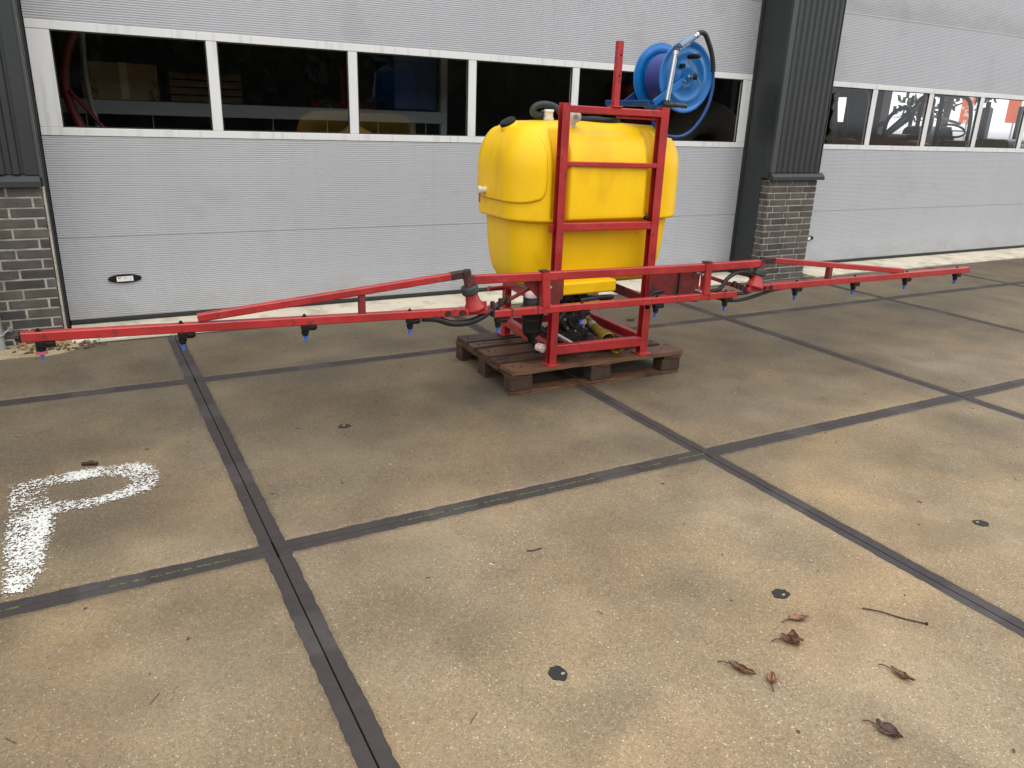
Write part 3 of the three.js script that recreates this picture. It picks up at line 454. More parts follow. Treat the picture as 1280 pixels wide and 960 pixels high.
{
  const mPale = std({ color: [0.50, 0.51, 0.50], roughness: 0.4 }), mTeal = std({ color: [0.03, 0.075, 0.07], roughness: 0.3 });
  extra(t1, 'round_mirror', [cyl([11.44, 1.93, -6.0], [11.46, 1.93, -5.97], 0.075, 0.075, 20), cyl([11.46, 1.88, -6.0], [11.52, 1.62, -6.05], 0.011, 0.011, 8)], mDull);
  extra(t1, 'lever_arm', [bar([10.95, 1.40, -6.0], [11.75, 1.86, -6.1], 0.05, 0.07), bar([11.0, 1.36, -6.05], [11.7, 1.70, -6.1], 0.04, 0.05), tube([[10.85, 1.3, -5.95], [10.95, 1.62, -6.0], [11.15, 1.78, -6.0], [11.45, 1.8, -6.02], [11.6, 1.6, -6.05]], 0.03, 30, 8)], mDull);
  extra(t1, 'engine_cover', [rbox(10.8, 11.7, 0.9, 1.42, -6.4, -6.0, 0.06, 2)], mDullRed);
  extra(t2, 'engine_cover', [rbox(12.05, 12.9, 0.9, 1.56, -6.55, -6.15, 0.12, 3)], mPale); extra(t2, 'bonnet_strip', [bar([12.15, 1.78, -6.3], [13.3, 1.62, -6.3], 0.05, 0.04)], mPale);
  extra(t2, 'side_mirror', [new THREE.SphereGeometry(0.1, 16, 12).scale(1, 1.9, 0.5).translate(12.0, 1.62, -6.0), cyl([12.0, 1.8, -6.0], [12.3, 1.9, -6.05], 0.02, 0.02, 8)], mTeal);
  extra(t2, 'vent_panel', [rbox(12.55, 12.85, 1.35, 1.56, -6.15, -6.13, 0.01, 1)], mDull);
  extra(t3, 'windscreen_frame', [rbox(13.4, 13.68, 1.3, 1.9, -6.02, -5.98, 0.03, 2)], mTeal); extra(t3, 'engine_cover', [rbox(13.1, 14.0, 0.9, 1.40, -6.0, -5.3, 0.08, 2)], mTeal);
}
{
  const o = thing('red_loader', 'dark red loader with fat tyre behind the last pane of the left door', 'loader', [6.2, 0, -5.2]);
  part('loader_arm', [bar([5.6, 1.1, -5.0], [6.6, 2.2, -5.3], 0.12, 0.2)], mDullRed, o);
  part('tyre', new THREE.TorusGeometry(0.5, 0.2, 12, 36).translate(6.25, 1.05, -5.0), std({ color: [0.10, 0.085, 0.07], roughness: 0.8 }), o);
  part('cab_frame', [rbox(5.4, 6.0, 0.4, 1.9, -5.9, -5.4, 0.05, 2)], mDullRed, o);
  part('post', [bar([6.75, 0, -5.1], [6.75, 2.4, -5.1], 0.08, 0.08, [0, 0, 1])], mDull, o);
}
{
  const o = thing('timber_post', 'brown timber leaning on the wall behind the first right pane', 'timber', [10.2, 0, -6.2]);
  part('timber', bar([10.0, 0, -6.0], [10.15, 2.6, -6.6], 0.16, 0.12, [1, 0, 0]), mWoods[2], o); part('plank', bar([11.9, 0, -8.0], [12.2, 2.7, -8.3], 0.42, 0.10, [1, 0, 0]), mWoods[0], o);
}
// beyond the open bay: banner flags and a small tree
{
  const cloth = (k) => std({ map: tex(128, (u, v) => { const a = fbm(u * 6, v * 3, 6, 4, k), l = Math.abs(u - 0.5) < 0.22 && fbm(u * 10, v * 10, 10, 2, k + 4) > 0.56 ? 1 : 0; return [lerp(0.75, 0.85, l), lerp(0.16, 0.6, l) * (0.8 + 0.4 * a), lerp(0.07, 0.5, l)]; }, 1, true), roughness: 0.7, side: THREE.DoubleSide });
  const flag = (x, z, y0, y1, label, k) => { const o = thing('banner_flag', label, 'banner', [x, 0, z]); part('pole', cyl([x, 0, z], [x, y1 + 0.2, z], 0.025), mZinc, o); const g = new THREE.PlaneGeometry(0.34, y1 - y0, 8, 14), p = g.attributes.position; for (let i = 0; i < p.count; i++) p.setZ(i, 0.06 * Math.sin(p.getX(i) * 8 + p.getY(i) * 2)); g.computeVertexNormals(); part('flag_cloth', g.rotateY(-0.9).translate(x - 0.12, (y0 + y1) / 2, z), cloth(k), o); };
  flag(25, -13.55, 1.74, 3.4, 'orange banner flag beyond the hall in the third right pane', 621);
  flag(25, -12.08, 1.8, 3.2, 'orange banner flag beyond the hall in the rightmost pane', 631);
  flag(25, -14.95, 2.25, 3.6, 'half hidden orange banner flag by the tree beyond the hall', 641);
  const o = thing('small_tree', 'small leafy tree seen through the hall windows', 'tree', [27, 0, -15.2]);
  const bark = std({ color: [0.09, 0.07, 0.05], roughness: 0.9 }), leaf = phys({ color: [0.06, 0.085, 0.035], roughness: 0.8, transmission: 0.35, side: THREE.DoubleSide });
  const limbs = [tube([[27.2, 0, -15.8], [27.1, 1.6, -15.7], [27, 3.6, -15.5], [26.9, 5, -15.3]], 0.12, 20, 8)]; const tips = [];
  for (let i = 0; i < 14; i++) { const h = rr(2.0, 4.8), a = rr(0, 6.28), L = rr(1.0, 2.2), b = V(27, h, -15.6), e = V(27 + Math.cos(a) * L, h + rr(0.1, 0.8), -15.6 + Math.sin(a) * L); limbs.push(cyl(b, e, 0.035, 0.012, 6)); for (let k = 0; k < 5; k++) tips.push(b.clone().lerp(e, rr(0.5, 1.1)).add(V(rr(-.25, .25), rr(-.25, .25), rr(-.25, .25)))); }
  part('trunk', limbs, bark, o);
  const q = [], lg = new THREE.PlaneGeometry(0.11, 0.2); for (const t of tips) for (let k = 0; k < 30; k++) q.push(lg.clone().rotateX(rr(0, 6)).rotateY(rr(0, 6)).translate(t.x + rr(-.32, .32), t.y + rr(-.28, .28), t.z + rr(-.32, .32)));
  part('crown', q, leaf, o);
}
// unseen trees added behind the camera so the panes mirror something dark
{
  const n = 60000, g = new THREE.PlaneGeometry(0.6, 0.8), im = new THREE.InstancedMesh(g, std({ color: [0.045, 0.06, 0.028], roughness: 0.85, side: THREE.DoubleSide }), n), M = new THREE.Matrix4(), Q = new THREE.Quaternion(), E = new THREE.Euler();
  for (let i = 0; i < n; i++) { const t = Math.floor(rnd() * 34), cx = -26 + t * 1.9 + (t * 7 % 3) * 0.5, cz = 24 + (t * 5 % 4), hh = 3.4 + (t * 11 % 5) * 0.5, a = rnd() * 6.283, r = Math.sqrt(rnd()) * 2.1, y = 0.1 + rnd() * hh; E.set(rnd() * 6, rnd() * 6, 0); M.compose(V(cx + Math.cos(a) * r, y, cz + Math.sin(a) * r), Q.setFromEuler(E), V(1, 1, 1)); im.setMatrixAt(i, M); }
  im.name = 'unseen_hedge'; im.castShadow = im.receiveShadow = true; scene.add(im); tag(im, 'row of dark trees added out of view to darken the pane reflections', 'hedge', null, 'stuff');
}
// ---------------------------------------------------------------- pallet
{
  const o = thing('wooden_pallet', 'wet dark wooden pallet carrying the red and yellow sprayer', 'pallet', [2.11, 0, -1.43]);
  // local frame: x along the long side, origin at the near left corner; slightly turned
  const th = 0.03, ox = 1.528, oz = -1.052, c = Math.cos(th), s = Math.sin(th);
  const put = (g) => g.applyMatrix4(new THREE.Matrix4().makeRotationY(-th)).translate(ox, 0, oz);
  const plank = (x0, x1, y0, y1, z0, z1, rag) => {   // sawn board with waney edges and a little warp
    const g = new THREE.BoxGeometry(x1 - x0, y1 - y0, z1 - z0, 24, 1, 2), p = g.attributes.position, k = rnd() * 400;
    for (let i = 0; i < p.count; i++) { const x = p.getX(i), t = x * 9 + k; p.setZ(i, p.getZ(i) + Math.sign(p.getZ(i)) * rag * (fbm(t, 3 + Math.sign(p.getZ(i)), 512, 3, 701) - 0.62) * 2); p.setY(i, p.getY(i) + 0.004 * (vnoise(x * 4 + k, 9, 512, 705) - 0.5)); if (Math.abs(x) > (x1 - x0) / 2 - 0.001) p.setX(i, x + 0.012 * (vnoise(p.getZ(i) * 40 + k, 5, 512, 709) - 0.5)); }
    g.computeVertexNormals(); return put(g.translate((x0 + x1) / 2, (y0 + y1) / 2, (z0 + z1) / 2));
  };
  const W = 1.192, rows = [[0, -0.15], [-0.182, -0.29], [-0.318, -0.475], [-0.507, -0.612], [-0.642, -0.79]];
  rows.forEach(([a, b], i) => part('deck_board', plank(i === 0 ? 0 : rr(0.0, 0.012), W - (i ? [0, 0.05, 0.035, 0.02, 0.04][i] : 0), 0.122, 0.1445, b, a, i === 0 ? 0.016 : 0.008), mWoods[[2, 1, 0, 0, 1][i]], o));
  for (const x of [0.0, 0.53, 1.055]) part('stringer_board', plank(x, x + 0.13, 0.0995, 0.1205, -0.788, -0.004, 0.004), mWoods[1], o);
  for (const z of [-0.004, -0.345, -0.69]) {
    for (const x of [0.0, 0.53, 1.045]) part('block', put(rbox(x, x + 0.14, 0.0225, 0.0985, z - 0.098, z - 0.006, 0.006, 2)), mBlock, o);
    part('bottom_board', plank(0.0, W - 0.015, 0.001, 0.0215, z - 0.105, z + 0.004, 0.009), mWoods[z > -0.1 ? 2 : 1], o);
  }
  const nails = []; for (const [a, b] of rows) for (const x of [0.05, 0.09, 0.58, 0.61, 1.09, 1.13]) nails.push(put(cyl([x, 0.1435, (a + b) / 2 + rr(-.03, .03)], [x, 0.1468, (a + b) / 2], 0.0035, 0.0035, 6)));
  part('nail_head', nails, mRust, o).userData.kind = 'stuff';
  part('splinter', put(plank(0, 0.05, 0.04, 0.06, -0.02, 0, 0.002).translate(0, 0, 0)), mWoods[2], o).visible = true;
}
// ---------------------------------------------------------------- field sprayer
const spr = thing('field_sprayer', 'red framed field sprayer with yellow tank and long folding boom on a pallet', 'sprayer', [2.11, 0.144, -1.4]);
{
  const T = 0.046, fz = (x) => -1.085 + 0.025 * (x - 2.11);      // front frame centre plane
  const LX = 1.806, RX = 2.437, BL = 1.868, BR = 2.468, zb = -1.76;
  const tubeEnd = 1.556;
  // upright channels, open towards the left
  const channel = (x, y1, w) => { const z = fz(x), s = new THREE.Shape(), h = w / 2, d = T / 2, t = 0.0055, r = 0.003; s.moveTo(-h, d); s.lineTo(h - r, d); s.lineTo(h, d - r); s.lineTo(h, -d + r); s.lineTo(h - r, -d); s.lineTo(-h, -d); s.lineTo(-h, -d + t); s.lineTo(h - t, -d + t); s.lineTo(h - t, d - t); s.lineTo(-h, d - t); s.lineTo(-h, d);
    return new THREE.ExtrudeGeometry(s, { depth: y1 - 0.15, bevelEnabled: false }).applyMatrix4(new THREE.Matrix4().makeBasis(V(1, 0, 0), V(0, 0, 1), V(0, -1, 0)).setPosition(V(x, y1, z))); };
  part('post', channel(LX, tubeEnd, T), mRed, spr); part('post', channel(RX + 0.002, tubeEnd - 0.004, 0.054), mRed, spr);
  part('post', bar([BL, 0.15, zb], [BL, 0.52, zb], T, T, [0, 0, 1]), mRed, spr);
  part('post', bar([BR, 0.15, zb], [BR, 0.52, zb], T, T, [0, 0, 1]), mRed, spr);
  for (const [x, z] of [[LX, fz(LX)], [RX, fz(RX)], [BL, zb], [BR, zb]]) part('foot_plate', rbox(x - 0.045, x + 0.045, 0.1455, 0.1535, z - 0.042, z + 0.05, 0.003), mRed, spr);
  const cross = (y, h, w = 0.04, dz = 0) => part('crossbar', bar([LX + T / 2 - 0.004, y + 0.004, fz(LX) + dz], [RX - 0.02, y - 0.004, fz(RX) + dz], w, h), mRed, spr);
  cross(1.524, 0.036, 0.042, 0.002); cross(1.250, 0.026, 0.03, 0.006); cross(0.920, 0.043); cross(0.228, 0.056, 0.042, 0.003);
  part('crossbar', bar([2.14, 1.497, fz(2.2) - 0.012], [RX - 0.024, 1.492, fz(RX) - 0.012], 0.02, 0.014), mRed, spr);
  part('base_rail', bar([LX, 0.232, fz(LX) - T / 2], [BL, 0.232, zb + T / 2], 0.042, 0.055), mRed, spr);
  part('base_rail', bar([RX, 0.232, fz(RX) - T / 2], [BR, 0.232, zb + T / 2], 0.042, 0.055), mRed, spr);
  part('base_rail', bar([BL + T / 2, 0.228, zb], [BR - T / 2, 0.228, zb], 0.042, 0.05), mRed, spr);
  part('inner_rail', bar([LX + 0.12, 0.225, fz(LX) - 0.03], [BL + 0.13, 0.225, zb + 0.02], 0.03, 0.06), mDarkRed, spr);
  part('inner_rail', bar([RX - 0.115, 0.215, fz(RX) - 0.03], [BR - 0.12, 0.215, zb + 0.02], 0.03, 0.06), mDarkRed, spr);
  part('tank_support', bar([LX, 0.475, fz(LX) - T / 2], [BL, 0.485, zb + 0.01], 0.036, 0.05), mRed, spr);
  part('tank_support', bar([RX, 0.475, fz(RX) - T / 2], [BR, 0.485, zb + 0.01], 0.036, 0.05), mDarkRed, spr);
  part('tank_support', bar([BL, 0.50, zb], [BR, 0.50, zb], 0.036, 0.04), mDarkRed, spr);
  part('hitch_pin', [cyl([BL, 0.452, zb + 0.0], [BL - 0.125, 0.455, zb + 0.01], 0.014, 0.014, 16), cyl([BL - 0.125, 0.455, zb + 0.01], [BL - 0.138, 0.455, zb + 0.011], 0.018, 0.016, 16)], mRed, spr);
  part('mast', bar([2.116, 1.545, -1.085], [2.117, 1.868, -1.085], 0.034, 0.034, [0, 0, 1]), mRed, spr);
  part('mast_plate', rbox(2.085, 2.148, 1.544, 1.552, -1.115, -1.055, 0.002), mRed, spr);
  const hole = []; for (const y of [1.70, 1.80]) hole.push(cyl([2.117, y, -1.0675], [2.117, y, -1.0665], 0.006, 0.006, 12));
  for (const y of [0.74, 0.80, 0.86]) hole.push(cyl([RX - 0.008, y, -1.054], [RX - 0.008, y, -1.0535], 0.004, 0.004, 10));
  for (const y of [0.70, 0.78]) hole.push(cyl([LX, y, -1.0695], [LX, y, -1.069], 0.004, 0.004, 10));
  part('bolt_hole', hole, mBlack, spr).userData.kind = 'stuff';

  // ---- tank
  const cx = 2.150, A = 0.575, B = 0.315, cz = -1.432, NS = 280;
  const per = (a, b, r, t) => {   // point on a rounded rectangle; t = 0 at the back centre, running by the left end to the front
    const q = Math.PI / 2 * r, sx = 2 * (a - r), sz = 2 * (b - r), seg = [sx / 2, q, sz, q, sx, q, sz, q, sx / 2]; const tot = 2 * sx + 2 * sz + 4 * q; let d = (((t % 1) + 1) % 1) * tot, i = 0; while (i < 8 && d > seg[i]) { d -= seg[i]; i++; }
    const f = d / Math.max(r, 1e-6);
    switch (i) {
      case 0: return [-d, -b, 0, -1]; case 1: return [-(a - r) - r * Math.sin(f), -(b - r) - r * Math.cos(f), -Math.sin(f), -Math.cos(f)]; case 2: return [-a, -(b - r) + d, -1, 0];
      case 3: return [-(a - r) - r * Math.cos(f), (b - r) + r * Math.sin(f), -Math.cos(f), Math.sin(f)]; case 4: return [-(a - r) + d, b, 0, 1]; case 5: return [(a - r) + r * Math.sin(f), (b - r) + r * Math.cos(f), Math.sin(f), Math.cos(f)];
      case 6: return [a, (b - r) - d, 1, 0]; case 7: return [(a - r) + r * Math.cos(f), -(b - r) - r * Math.sin(f), Math.cos(f), -Math.sin(f)]; default: return [(a - r) - d, -b, 0, -1];
    }
  };
  const rows = [];   // [y, inset, corner radius, amount of the central bulge]
  const low = (y, i, b = 0) => rows.push([y, i, 0.19, b]);
  low(0.556, 0.20); low(0.558, 0.165); low(0.568, 0.13); low(0.588, 0.103); low(0.622, 0.082); low(0.68, 0.064); low(0.76, 0.053); low(0.83, 0.047); low(0.90, 0.043); low(0.930, 0.042);
  low(0.9415, 0.038); low(0.943, 0.016); low(0.945, 0.008, 0.05); low(0.950, 0.001, 0.3); low(0.958, 0.0, 0.85); low(0.966, 0.0, 1);
  for (let k = 1; k <= 12; k++) low(0.966 + 0.244 * k / 12, 0.0015 * k / 12 + 0.0, 1);
  const dome = []; for (let k = 1; k <= 18; k++) { const f = k / 18 * Math.PI / 2; dome.push([1.21 + 0.248 * Math.sin(f), 0.002 + 0.175 * (1 - Math.cos(f)), 0.19 - 0.03 * k / 18, k < 14 ? 1 - sstep(9, 14, k) : 0]); }
  rows.push(...dome);
  const surf = (t, k) => { const [y, ins, r, bl] = rows[k]; const [x, z, nx, nz] = per(A - ins, B - ins * 0.9, Math.max(0.03, r - ins * 0.45), t); let X = x, Z = z;
    if (nz > 0.95 && bl > 0) { const w = sstep(0.272, 0.252, Math.abs(x + 0.035)); Z += bl * (0.034 * w); Z -= bl * 0.020 * sstep(0.272, 0.262, Math.abs(x + 0.035)) * 0; const ch = Math.abs(x + 0.035); Z -= bl * 0.022 * sstep(0.268, 0.276, ch) * sstep(0.348, 0.338, ch); }
    // gentle belly of the end walls
    X += Math.sign(x) * 0.0; return [cx + X, y, cz + Z, nx, nz]; };
  {
    const pos = [], idx = [], tuv = [], R = rows.length; let run = 0;
    for (let k = 0; k < R; k++) { if (k) run += Math.hypot(rows[k][0] - rows[k - 1][0], rows[k][1] - rows[k - 1][1]); for (let i = 0; i < NS; i++) { const q = surf(i / NS, k); pos.push(q[0], q[1], q[2]); tuv.push(i / NS * 3.2, run); } }
    for (let k = 0; k < R - 1; k++) for (let i = 0; i < NS; i++) { const a = k * NS + i, b = k * NS + (i + 1) % NS, c = a + NS, d = b + NS; idx.push(a, c, b, b, c, d); }
    // close the top in rings with a slight dome, and the underside
    let last = R - 1; for (const f of [0.75, 0.5, 0.25]) { const base = pos.length / 3; for (let i = 0; i < NS; i++) { const q = surf(i / NS, R - 1); pos.push(cx + (q[0] - cx) * f, q[1] + 0.012 * (1 - f * f), cz + (q[2] - cz) * f); tuv.push(i / NS * 3.2, run + (1 - f) * 0.25); } for (let i = 0; i < NS; i++) { const a = last * NS + i, b = last * NS + (i + 1) % NS, c = base + i, d = base + (i + 1) % NS; idx.push(a, c, b, b, c, d); } last = base / NS; }
    let c0 = pos.length / 3; pos.push(cx, 1.472, cz); tuv.push(1.6, run + 0.25); for (let i = 0; i < NS; i++) idx.push(last * NS + i, c0, last * NS + (i + 1) % NS);
    c0 = pos.length / 3; pos.push(cx, 0.555, cz); tuv.push(1.6, 0); for (let i = 0; i < NS; i++) idx.push(i, (i + 1) % NS, c0);
    const g = new THREE.BufferGeometry(); g.setAttribute('position', new THREE.Float32BufferAttribute(pos, 3)); g.setAttribute('uv', new THREE.Float32BufferAttribute(tuv, 2)); g.setIndex(idx); g.computeVertexNormals();
    const tank = part('tank', g, mYellow, spr, { uv: true });
    // filler panel over the left end: a shell lying proud of the tank
    const pp = [], pu = [], pi = [], NU = 90, NV = 46; const t0 = 0.165, t1 = 0.374, k0 = 0, kTop = R - 5;
    const yv = rows.map((r) => r[0]);
    const at = (t, y, off) => { let k = 14; while (k < R - 2 && yv[k + 1] < y) k++; const f = clamp((y - yv[k]) / (yv[k + 1] - yv[k])); const a = surf(t, k), b = surf(t, k + 1), u = surf(t + 0.002, k), s = V(u[0] - a[0], u[1] - a[1], u[2] - a[2]), v = V(b[0] - a[0], b[1] - a[1], b[2] - a[2]), n = s.cross(v).normalize().negate(); if (n.x * a[3] + n.z * a[4] < 0) n.negate(); return V(lerp(a[0], b[0], f), lerp(a[1], b[1], f), lerp(a[2], b[2], f)).addScaledVector(n, off); };
    for (let j = 0; j <= NV; j++) for (let i = 0; i <= NU; i++) {
      let u = i / NU * 2 - 1, v = j / NV * 2 - 1; const e = Math.max(Math.abs(u), Math.abs(v));
      // square to superellipse, so that the corners are round
      const pw = 5.5, nrm = Math.pow(Math.pow(Math.abs(u), pw) + Math.pow(Math.abs(v), pw), 1 / pw) || 1, sc = e / nrm; u *= sc; v *= sc;
      const vv = (v + 1) / 2, y = 1.034 + 0.396 * vv, tc = (t0 + t1) / 2 - 0.006 * vv, hw = (t1 - t0) / 2 * (1 - 0.20 * sstep(0.62, 1.0, vv) + 0.02 * Math.sin(vv * 3.1));
      const off = e > 0.995 ? -0.012 : 0.011 - 0.008 * sstep(0.965, 0.995, e); const q = at(tc + u * hw, y, off); pp.push(q.x, q.y, q.z); pu.push((tc + u * hw) * 3.2, y - 0.5);
    }
    for (let j = 0; j < NV; j++) for (let i = 0; i < NU; i++) { const a = j * (NU + 1) + i, b = a + 1, c = a + NU + 1, d = c + 1; pi.push(a, c, b, b, c, d); }
    const pg = new THREE.BufferGeometry(); pg.setAttribute('position', new THREE.Float32BufferAttribute(pp, 3)); pg.setAttribute('uv', new THREE.Float32BufferAttribute(pu, 2)); pg.setIndex(pi); pg.computeVertexNormals();
    const mY2 = mYellow.clone(); mY2.side = THREE.DoubleSide; part('hand_wash_panel', pg, mY2, tank, { uv: true });
    // round filler cap on its neck, tilted with the shoulder
    const cp = V(1.668, 1.428, -1.430), cd = V(-0.50, 0.86, 0.05).normalize();
    part('cap_neck', lathe([[0.0, -0.03], [0.056, -0.03], [0.050, 0.002], [0.046, 0.018], [0, 0.018]], cp, cd, 32), mYellow, tank);
    part('screw_cap', lathe([[0, 0.008], [0.044, 0.008], [0.046, 0.013], [0.046, 0.030], [0.042, 0.036], [0, 0.037]], cp, cd, 32), mBlack, tank);
    part('main_lid', lathe([[0, 0], [0.15, 0], [0.155, 0.006], [0.155, 0.02], [0.145, 0.027], [0.09, 0.030], [0, 0.036]], [2.24, 1.462, -1.46], [0, 1, 0], 40), mBlack, tank);
    part('sump', rbox(1.845, 2.242, 0.533, 0.606, -1.46, -1.112, 0.014, 3), mYellow, tank);
    // drain tap on the left end
    const tp = part('tap', [cyl([1.585, 1.085, -1.50], [1.535, 1.083, -1.505], 0.021, 0.017, 18), cyl([1.545, 1.083, -1.504], [1.545, 1.06, -1.504], 0.010, 0.009, 12), cyl([1.536, 1.083, -1.505], [1.520, 1.083, -1.506], 0.024, 0.022, 18)], mWhite, tank);
    part('tap_lever', bar([1.530, 1.085, -1.498], [1.524, 1.018, -1.49], 0.010, 0.014), mRed, tank);
    // white elbow, corrugated hose, round gauge cap
    part('hose_fitting', lathe([[0, 0], [0.028, 0], [0.028, 0.024], [0.023, 0.028], [0.023, 0.052], [0.027, 0.054], [0.027, 0.068], [0, 0.068]], [1.874, 1.455, -1.36], [0, 1, 0], 24), mWhite, tank);
    part('gauge_cap', [cyl([1.944, 1.488, -1.205], [1.924, 1.490, -1.168], 0.031, 0.031, 28), cyl([1.924, 1.490, -1.168], [1.920, 1.490, -1.160], 0.024, 0.020, 26)], mWhite, tank);
    part('gauge_cap', [cyl([1.920, 1.490, -1.160], [1.917, 1.490, -1.154], 0.012, 0.010, 18)], mZinc, tank);
    part('gauge_stem', [cyl([1.938, 1.42, -1.22], [1.938, 1.49, -1.215], 0.02, 0.02, 18)], mWhite, tank);
    const hp = [[1.872, 1.497, -1.40], [1.83, 1.490, -1.40], [1.795, 1.505, -1.40], [1.80, 1.532, -1.39], [1.85, 1.548, -1.38], [1.92, 1.535, -1.37], [1.965, 1.49, -1.36], [1.975, 1.44, -1.36]];
    const cur = new THREE.CatmullRomCurve3(hp.map(arr), false, 'centripetal'), rib = [tube(hp, 0.0165, 60, 12)]; for (let i = 0; i <= 46; i++) { const t = i / 46, P = cur.getPointAt(t), D = cur.getTangentAt(t); rib.push(new THREE.TorusGeometry(0.0165, 0.0028, 6, 14).applyMatrix4(new THREE.Matrix4().makeRotationFromQuaternion(new THREE.Quaternion().setFromUnitVectors(V(0, 0, 1), D)).setPosition(P))); }
    part('suction_hose', rib, mGreyPlastic, tank);
    part('hose_clip', new THREE.TorusGeometry(0.019, 0.003, 6, 18).rotateY(Math.PI / 2).translate(1.858, 1.496, -1.40), mChrome, tank);
    part('latch', [box(2.386, 2.41, 0.945, 0.957, -1.108, -1.085), bar([2.40, 0.945, -1.098], [2.40, 0.985, -1.10], 0.008, 0.008, [0, 0, 1]), bar([2.385, 0.962, -1.096], [2.415, 0.966, -1.098], 0.008, 0.008)], mBlack, tank);
    part('tank_bracket', rbox(1.752, 1.785, 0.895, 0.935, -1.11, -1.095, 0.003), mRed, tank);
  }

  // ---- boom
  const bz = (x) => -0.855 + 0.02 * (x - 2.1);
  const P = (x, y, dz = 0) => [x, y, bz(x) + dz];
  const nozzleY = 0.0;
  const rustTip = (x, y, dx) => rbox(x - 0.03, x + 0.03, y - 0.02, y + 0.02, bz(x) - 0.021, bz(x) + 0.021, 0.004);
  function nozzles(list, parent) {
    for (const [x, y, pink, side] of list) {
      const z = bz(x), s = side ?? 1;
      const b = part('nozzle_body', [rbox(x - 0.016, x + 0.020, y - 0.026, y - 0.001, z - 0.018, z + 0.018, 0.004), cyl([x + s * 0.004, y - 0.014, z], [x + s * 0.046, y - 0.014, z], 0.0155, 0.0155, 14), cyl([x + s * 0.046, y - 0.014, z], [x + s * 0.052, y - 0.014, z], 0.011, 0.011, 12), cyl([x, y - 0.02, z], [x, y - 0.05, z], 0.0145, 0.0135, 14), cyl([x, y - 0.032, z], [x, y - 0.04, z], 0.0175, 0.0175, 8)], mBlack, parent);
      part('nozzle_tip', [cyl([x, y - 0.05, z], [x, y - 0.062, z], 0.0105, 0.008, 12), rbox(x - 0.0045, x + 0.0045, y - 0.079, y - 0.056, z - 0.008, z + 0.008, 0.002)], mTip, parent);
      if (pink) part('nozzle_collar', cyl([x, y - 0.042, z], [x, y - 0.054, z], 0.021, 0.021, 10), mPinkTip, parent);
      part('clamp_screw', [cyl([x, y + 0.035, z], [x, y + 0.048, z], 0.006, 0.006, 8), cyl([x, y + 0.036, z], [x, y + 0.041, z], 0.011, 0.011, 6)], mBlack, parent);
    }
  }
  // centre section
  const ctr = part('boom_centre', bar(P(1.306, 0.539), P(2.912, 0.5265), 0.038, 0.038), mRed, spr);
  part('upper_bar', [bar(P(1.195, 0.7205), P(1.52, 0.7135), 0.036, 0.044), bar(P(1.52, 0.7135), P(2.62, 0.700), 0.036, 0.044), bar(P(2.62, 0.700), P(3.075, 0.700), 0.036, 0.044)], mRed, ctr);
  part('bar_bracket', [rbox(1.163, 1.197, 0.698, 0.742, bz(1.18) - 0.02, bz(1.18) + 0.02, 0.003)], mDarkRed, ctr); part('bar_bracket', [rbox(3.073, 3.10, 0.680, 0.720, bz(3.08) - 0.02, bz(3.08) + 0.02, 0.003)], mDarkRed, ctr);
  part('upright', bar(P(1.604, 0.555, 0.004), P(1.588, 0.738, 0.004), 0.046, 0.046, [0, 0, 1]), mRed, ctr);
  part('upright', bar(P(2.674, 0.545, 0.004), P(2.668, 0.727, 0.004), 0.046, 0.046, [0, 0, 1]), mRed, ctr);
  part('upright_cap', rbox(1.566, 1.612, 0.7395, 0.7435, bz(1.6) - 0.022, bz(1.6) + 0.026, 0.001), mRust, ctr);
  part('upright_cap', rbox(2.645, 2.692, 0.7285, 0.7325, bz(2.67) - 0.022, bz(2.67) + 0.026, 0.001), mRust, ctr);
  // splayed plates back to the frame
  const plate = (a, b, y0, y1, t) => { const d = V(b[0] - a[0], 0, b[1] - a[1]), L = d.length(); d.normalize(); return new RoundedBoxGeometry(L, y1 - y0, t, 1, 0.003).applyMatrix4(new THREE.Matrix4().makeBasis(d, V(0, 1, 0), d.clone().cross(V(0, 1, 0))).setPosition(V((a[0] + b[0]) / 2, (y0 + y1) / 2, (a[1] + b[1]) / 2))); };
  part('mounting_plate', plate([1.622, -0.885], [1.832, -1.055], 0.535, 0.672, 0.012), mDarkRed, spr);
  part('mounting_plate', plate([2.415, -1.035], [2.655, -0.875], 0.52, 0.672, 0.012), mDarkRed, spr);
  part('plate_strap', plate([2.548, -0.938], [2.556, -0.932], 0.51, 0.685, 0.02), mBlack, spr);
  part('gusset', prism([[0, 0], [0.11, 0], [0.11, -0.11]], 0.008).translate(1.475, 0.695, bz(1.5) - 0.03), mDarkRed, ctr);
  part('gusset', [bar([2.44, 0.50, -1.03], [2.66, 0.50, -0.88], 0.03, 0.02)], mDarkRed, spr);
  const bolts = [];
  for (const [x, y] of [[1.628, 0.655], [1.628, 0.56], [2.64, 0.66], [2.64, 0.56]]) bolts.push(cyl([x, y, bz(x) - 0.04], [x, y, bz(x) + 0.012], 0.008, 0.008, 6));
  part('bolt', bolts, mZinc, ctr).userData.kind = 'stuff';
  nozzles([[1.334, 0.517], [1.832, 0.514], [2.330, 0.511], [2.842, 0.507]], ctr);
  for (const x of [1.555, 1.405, 2.70, 2.815]) part('pipe_clamp', rbox(x - 0.004, x + 0.004, x < 2 ? 0.5175 : 0.5065, x < 2 ? 0.561 : 0.5505, bz(x) - 0.0215, bz(x) + 0.0215, 0.002), mDarkRed, ctr);
  part('end_cap', [rbox(1.298, 1.308, 0.522, 0.556, bz(1.3) - 0.018, bz(1.3) + 0.018, 0.002)], mRust, ctr); part('end_cap', [rbox(2.91, 2.92, 0.509, 0.543, bz(2.9) - 0.018, bz(2.9) + 0.018, 0.002)], mRust, ctr);
